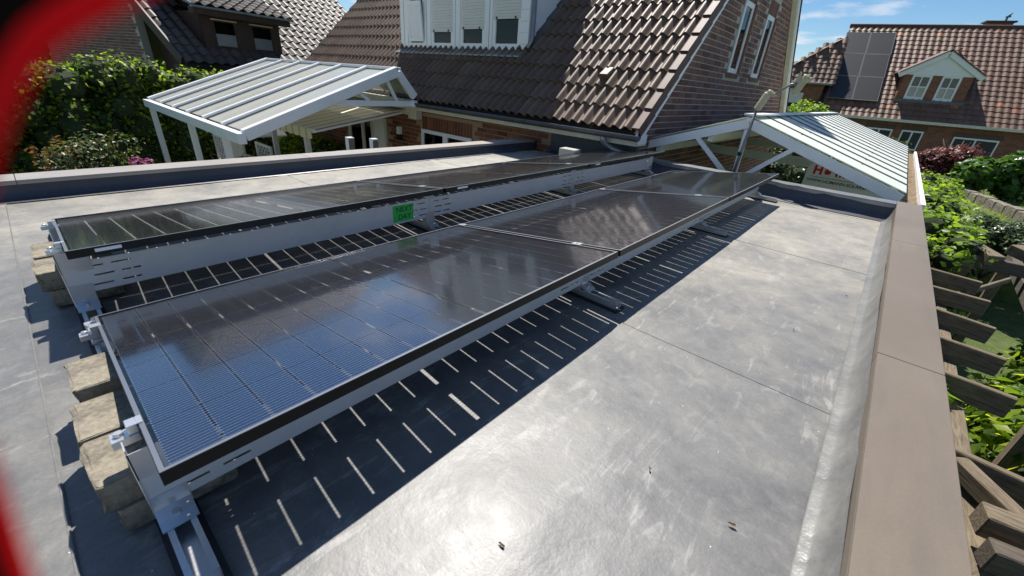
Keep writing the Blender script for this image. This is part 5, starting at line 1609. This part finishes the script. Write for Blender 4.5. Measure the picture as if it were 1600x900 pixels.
plant('roadside_tree', 'distant green tree peeking past the gable of the brick house', 'tree', (-8.5, 60, GZ), [((-8.5 + 1.6 * rng.normal(), 60 + 1.6 * rng.normal(), 1.6 + 1.2 * rng.normal()), 1.1) for k in range(20)], 6000, .4, 'tree', core=.5, trunk=4)
wp, wn = clump_points([((-75 + 9 * rng.normal(), y + 2 * rng.normal(), GZ + 2.2 + 2.2 * rng.uniform()), 2.6) for y in np.arange(-60, 75, 2.6)], 16000)
wd_ = link('distant_wood', leaf_mesh('distant_wood', wp, wn, .9, LEAF['tree'], .8)); stuff(wd_)
wd_['label'] = 'far off belt of trees beyond the houses on the left'; wd_['category'] = 'trees'
gr = MB()
for k in range(2600):
    x, y = random.uniform(1.6, 7), random.uniform(12.8, 22)
    h = random.uniform(.05, .13); a = random.uniform(0, PI); w = .012
    dx, dy = math.cos(a) * w, math.sin(a) * w
    gr.add([(x - dx, y - dy, TZ), (x + dx, y + dy, TZ), (x + random.uniform(-.04, .04), y + random.uniform(-.04, .04), TZ + h)], [(0, 1, 2)])
gro = gr.build('grass', LEAF['hedge']); gro['kind'] = 'stuff'; gro['label'] = 'blades of grass on the far lawn'; gro['category'] = 'grass'

# small dead leaves and grit lying on the membrane
for i, (x, y, s) in enumerate(((-.36, .47, .016), (-.31, .40, .018), (-.20, .93, .012), (.03, .92, .018), (-.05, 2.2, .012), (.1, 2.9, .012))):
    b = MB(); n_ = 9; s *= .6
    top = [(s * math.cos(2 * PI * k / n_) * (1 + .25 * math.sin(k * 2.7 + i)), s * .38 * math.sin(2 * PI * k / n_) * (1 + .3 * math.sin(k * 1.9 + i)), .002 + .004 * abs(math.sin(k * 1.3 + i))) for k in range(n_)]
    b.add([(0, 0, .001)] + top, [(0, 1 + k, 1 + (k + 1) % n_) for k in range(n_)])
    o = b.build('dead_leaf', M_['debris'], None, loc=(x, y, .006)); o.rotation_euler = (0, 0, i * 1.1)
    tag(o, ['curled brown dead leaf nearest the striped shadow', 'longest brown dead leaf near the bottom edge', 'tan dead leaf right of the glinting wrinkles', 'small dead leaf by the right upstand', 'tiny dead leaf just beyond the roof seam', 'tiny dead leaf far out near the right upstand'][i], 'leaf', 'dead leaves on the membrane')

# ------------------------------------------------------------------ red strap beside the lens
st = thing('red_strap', 'out of focus red rubber strap with black lining curving past the left border', 'strap')
px = [(300, -80), (225, -40), (160, -2), (105, 27), (58, 62), (22, 110), (-4, 170), (-24, 235), (-44, 320), (-58, 430), (-60, 540), (-48, 640), (-24, 715), (8, 811), (34, 895), (72, 1000)]
hw = [30, 31, 32, 33, 33, 32, 30, 26, 22, 19, 17, 16, 16, 17, 17, 17]
DS = .027
def sp(u, v, dep): return CAM + (CF + CR * ((u - 800) / FPX) + CD * ((v - 450) / FPX)) * dep
def strip(off0, off1, dep, th):
    b = MB(); n = len(px)
    for i, (u, v) in enumerate(px):
        a = px[max(i - 1, 0)]; c = px[min(i + 1, n - 1)]
        d = Vector((c[0] - a[0], c[1] - a[1])).normalized(); nx_, ny_ = -d.y, d.x   # points right/inward or outward
        for o_ in (off0(i), off1(i)):
            q0 = sp(u + nx_ * o_, v + ny_ * o_, dep); q1 = sp(u + nx_ * o_, v + ny_ * o_, dep + th)
            b.v += [tuple(q0), tuple(q1)]
    for i in range(n - 1):
        a = i * 4; c = a + 4
        b.f += [(a, a + 2, c + 2, c), (a + 1, c + 1, c + 3, a + 3), (a, c, c + 1, a + 1), (a + 2, a + 3, c + 3, c + 2)]
    b.f += [(0, 1, 3, 2), ((n - 1) * 4, (n - 1) * 4 + 2, (n - 1) * 4 + 3, (n - 1) * 4 + 1)]
    return b
strip(lambda i: -hw[i], lambda i: hw[i], DS, .0018).build('strap_band', M_['strap'], st)
strip(lambda i: hw[i] - 4, lambda i: hw[i] + 150, DS + .0019, .0016).build('strap_lining', M_['strapin'], st)
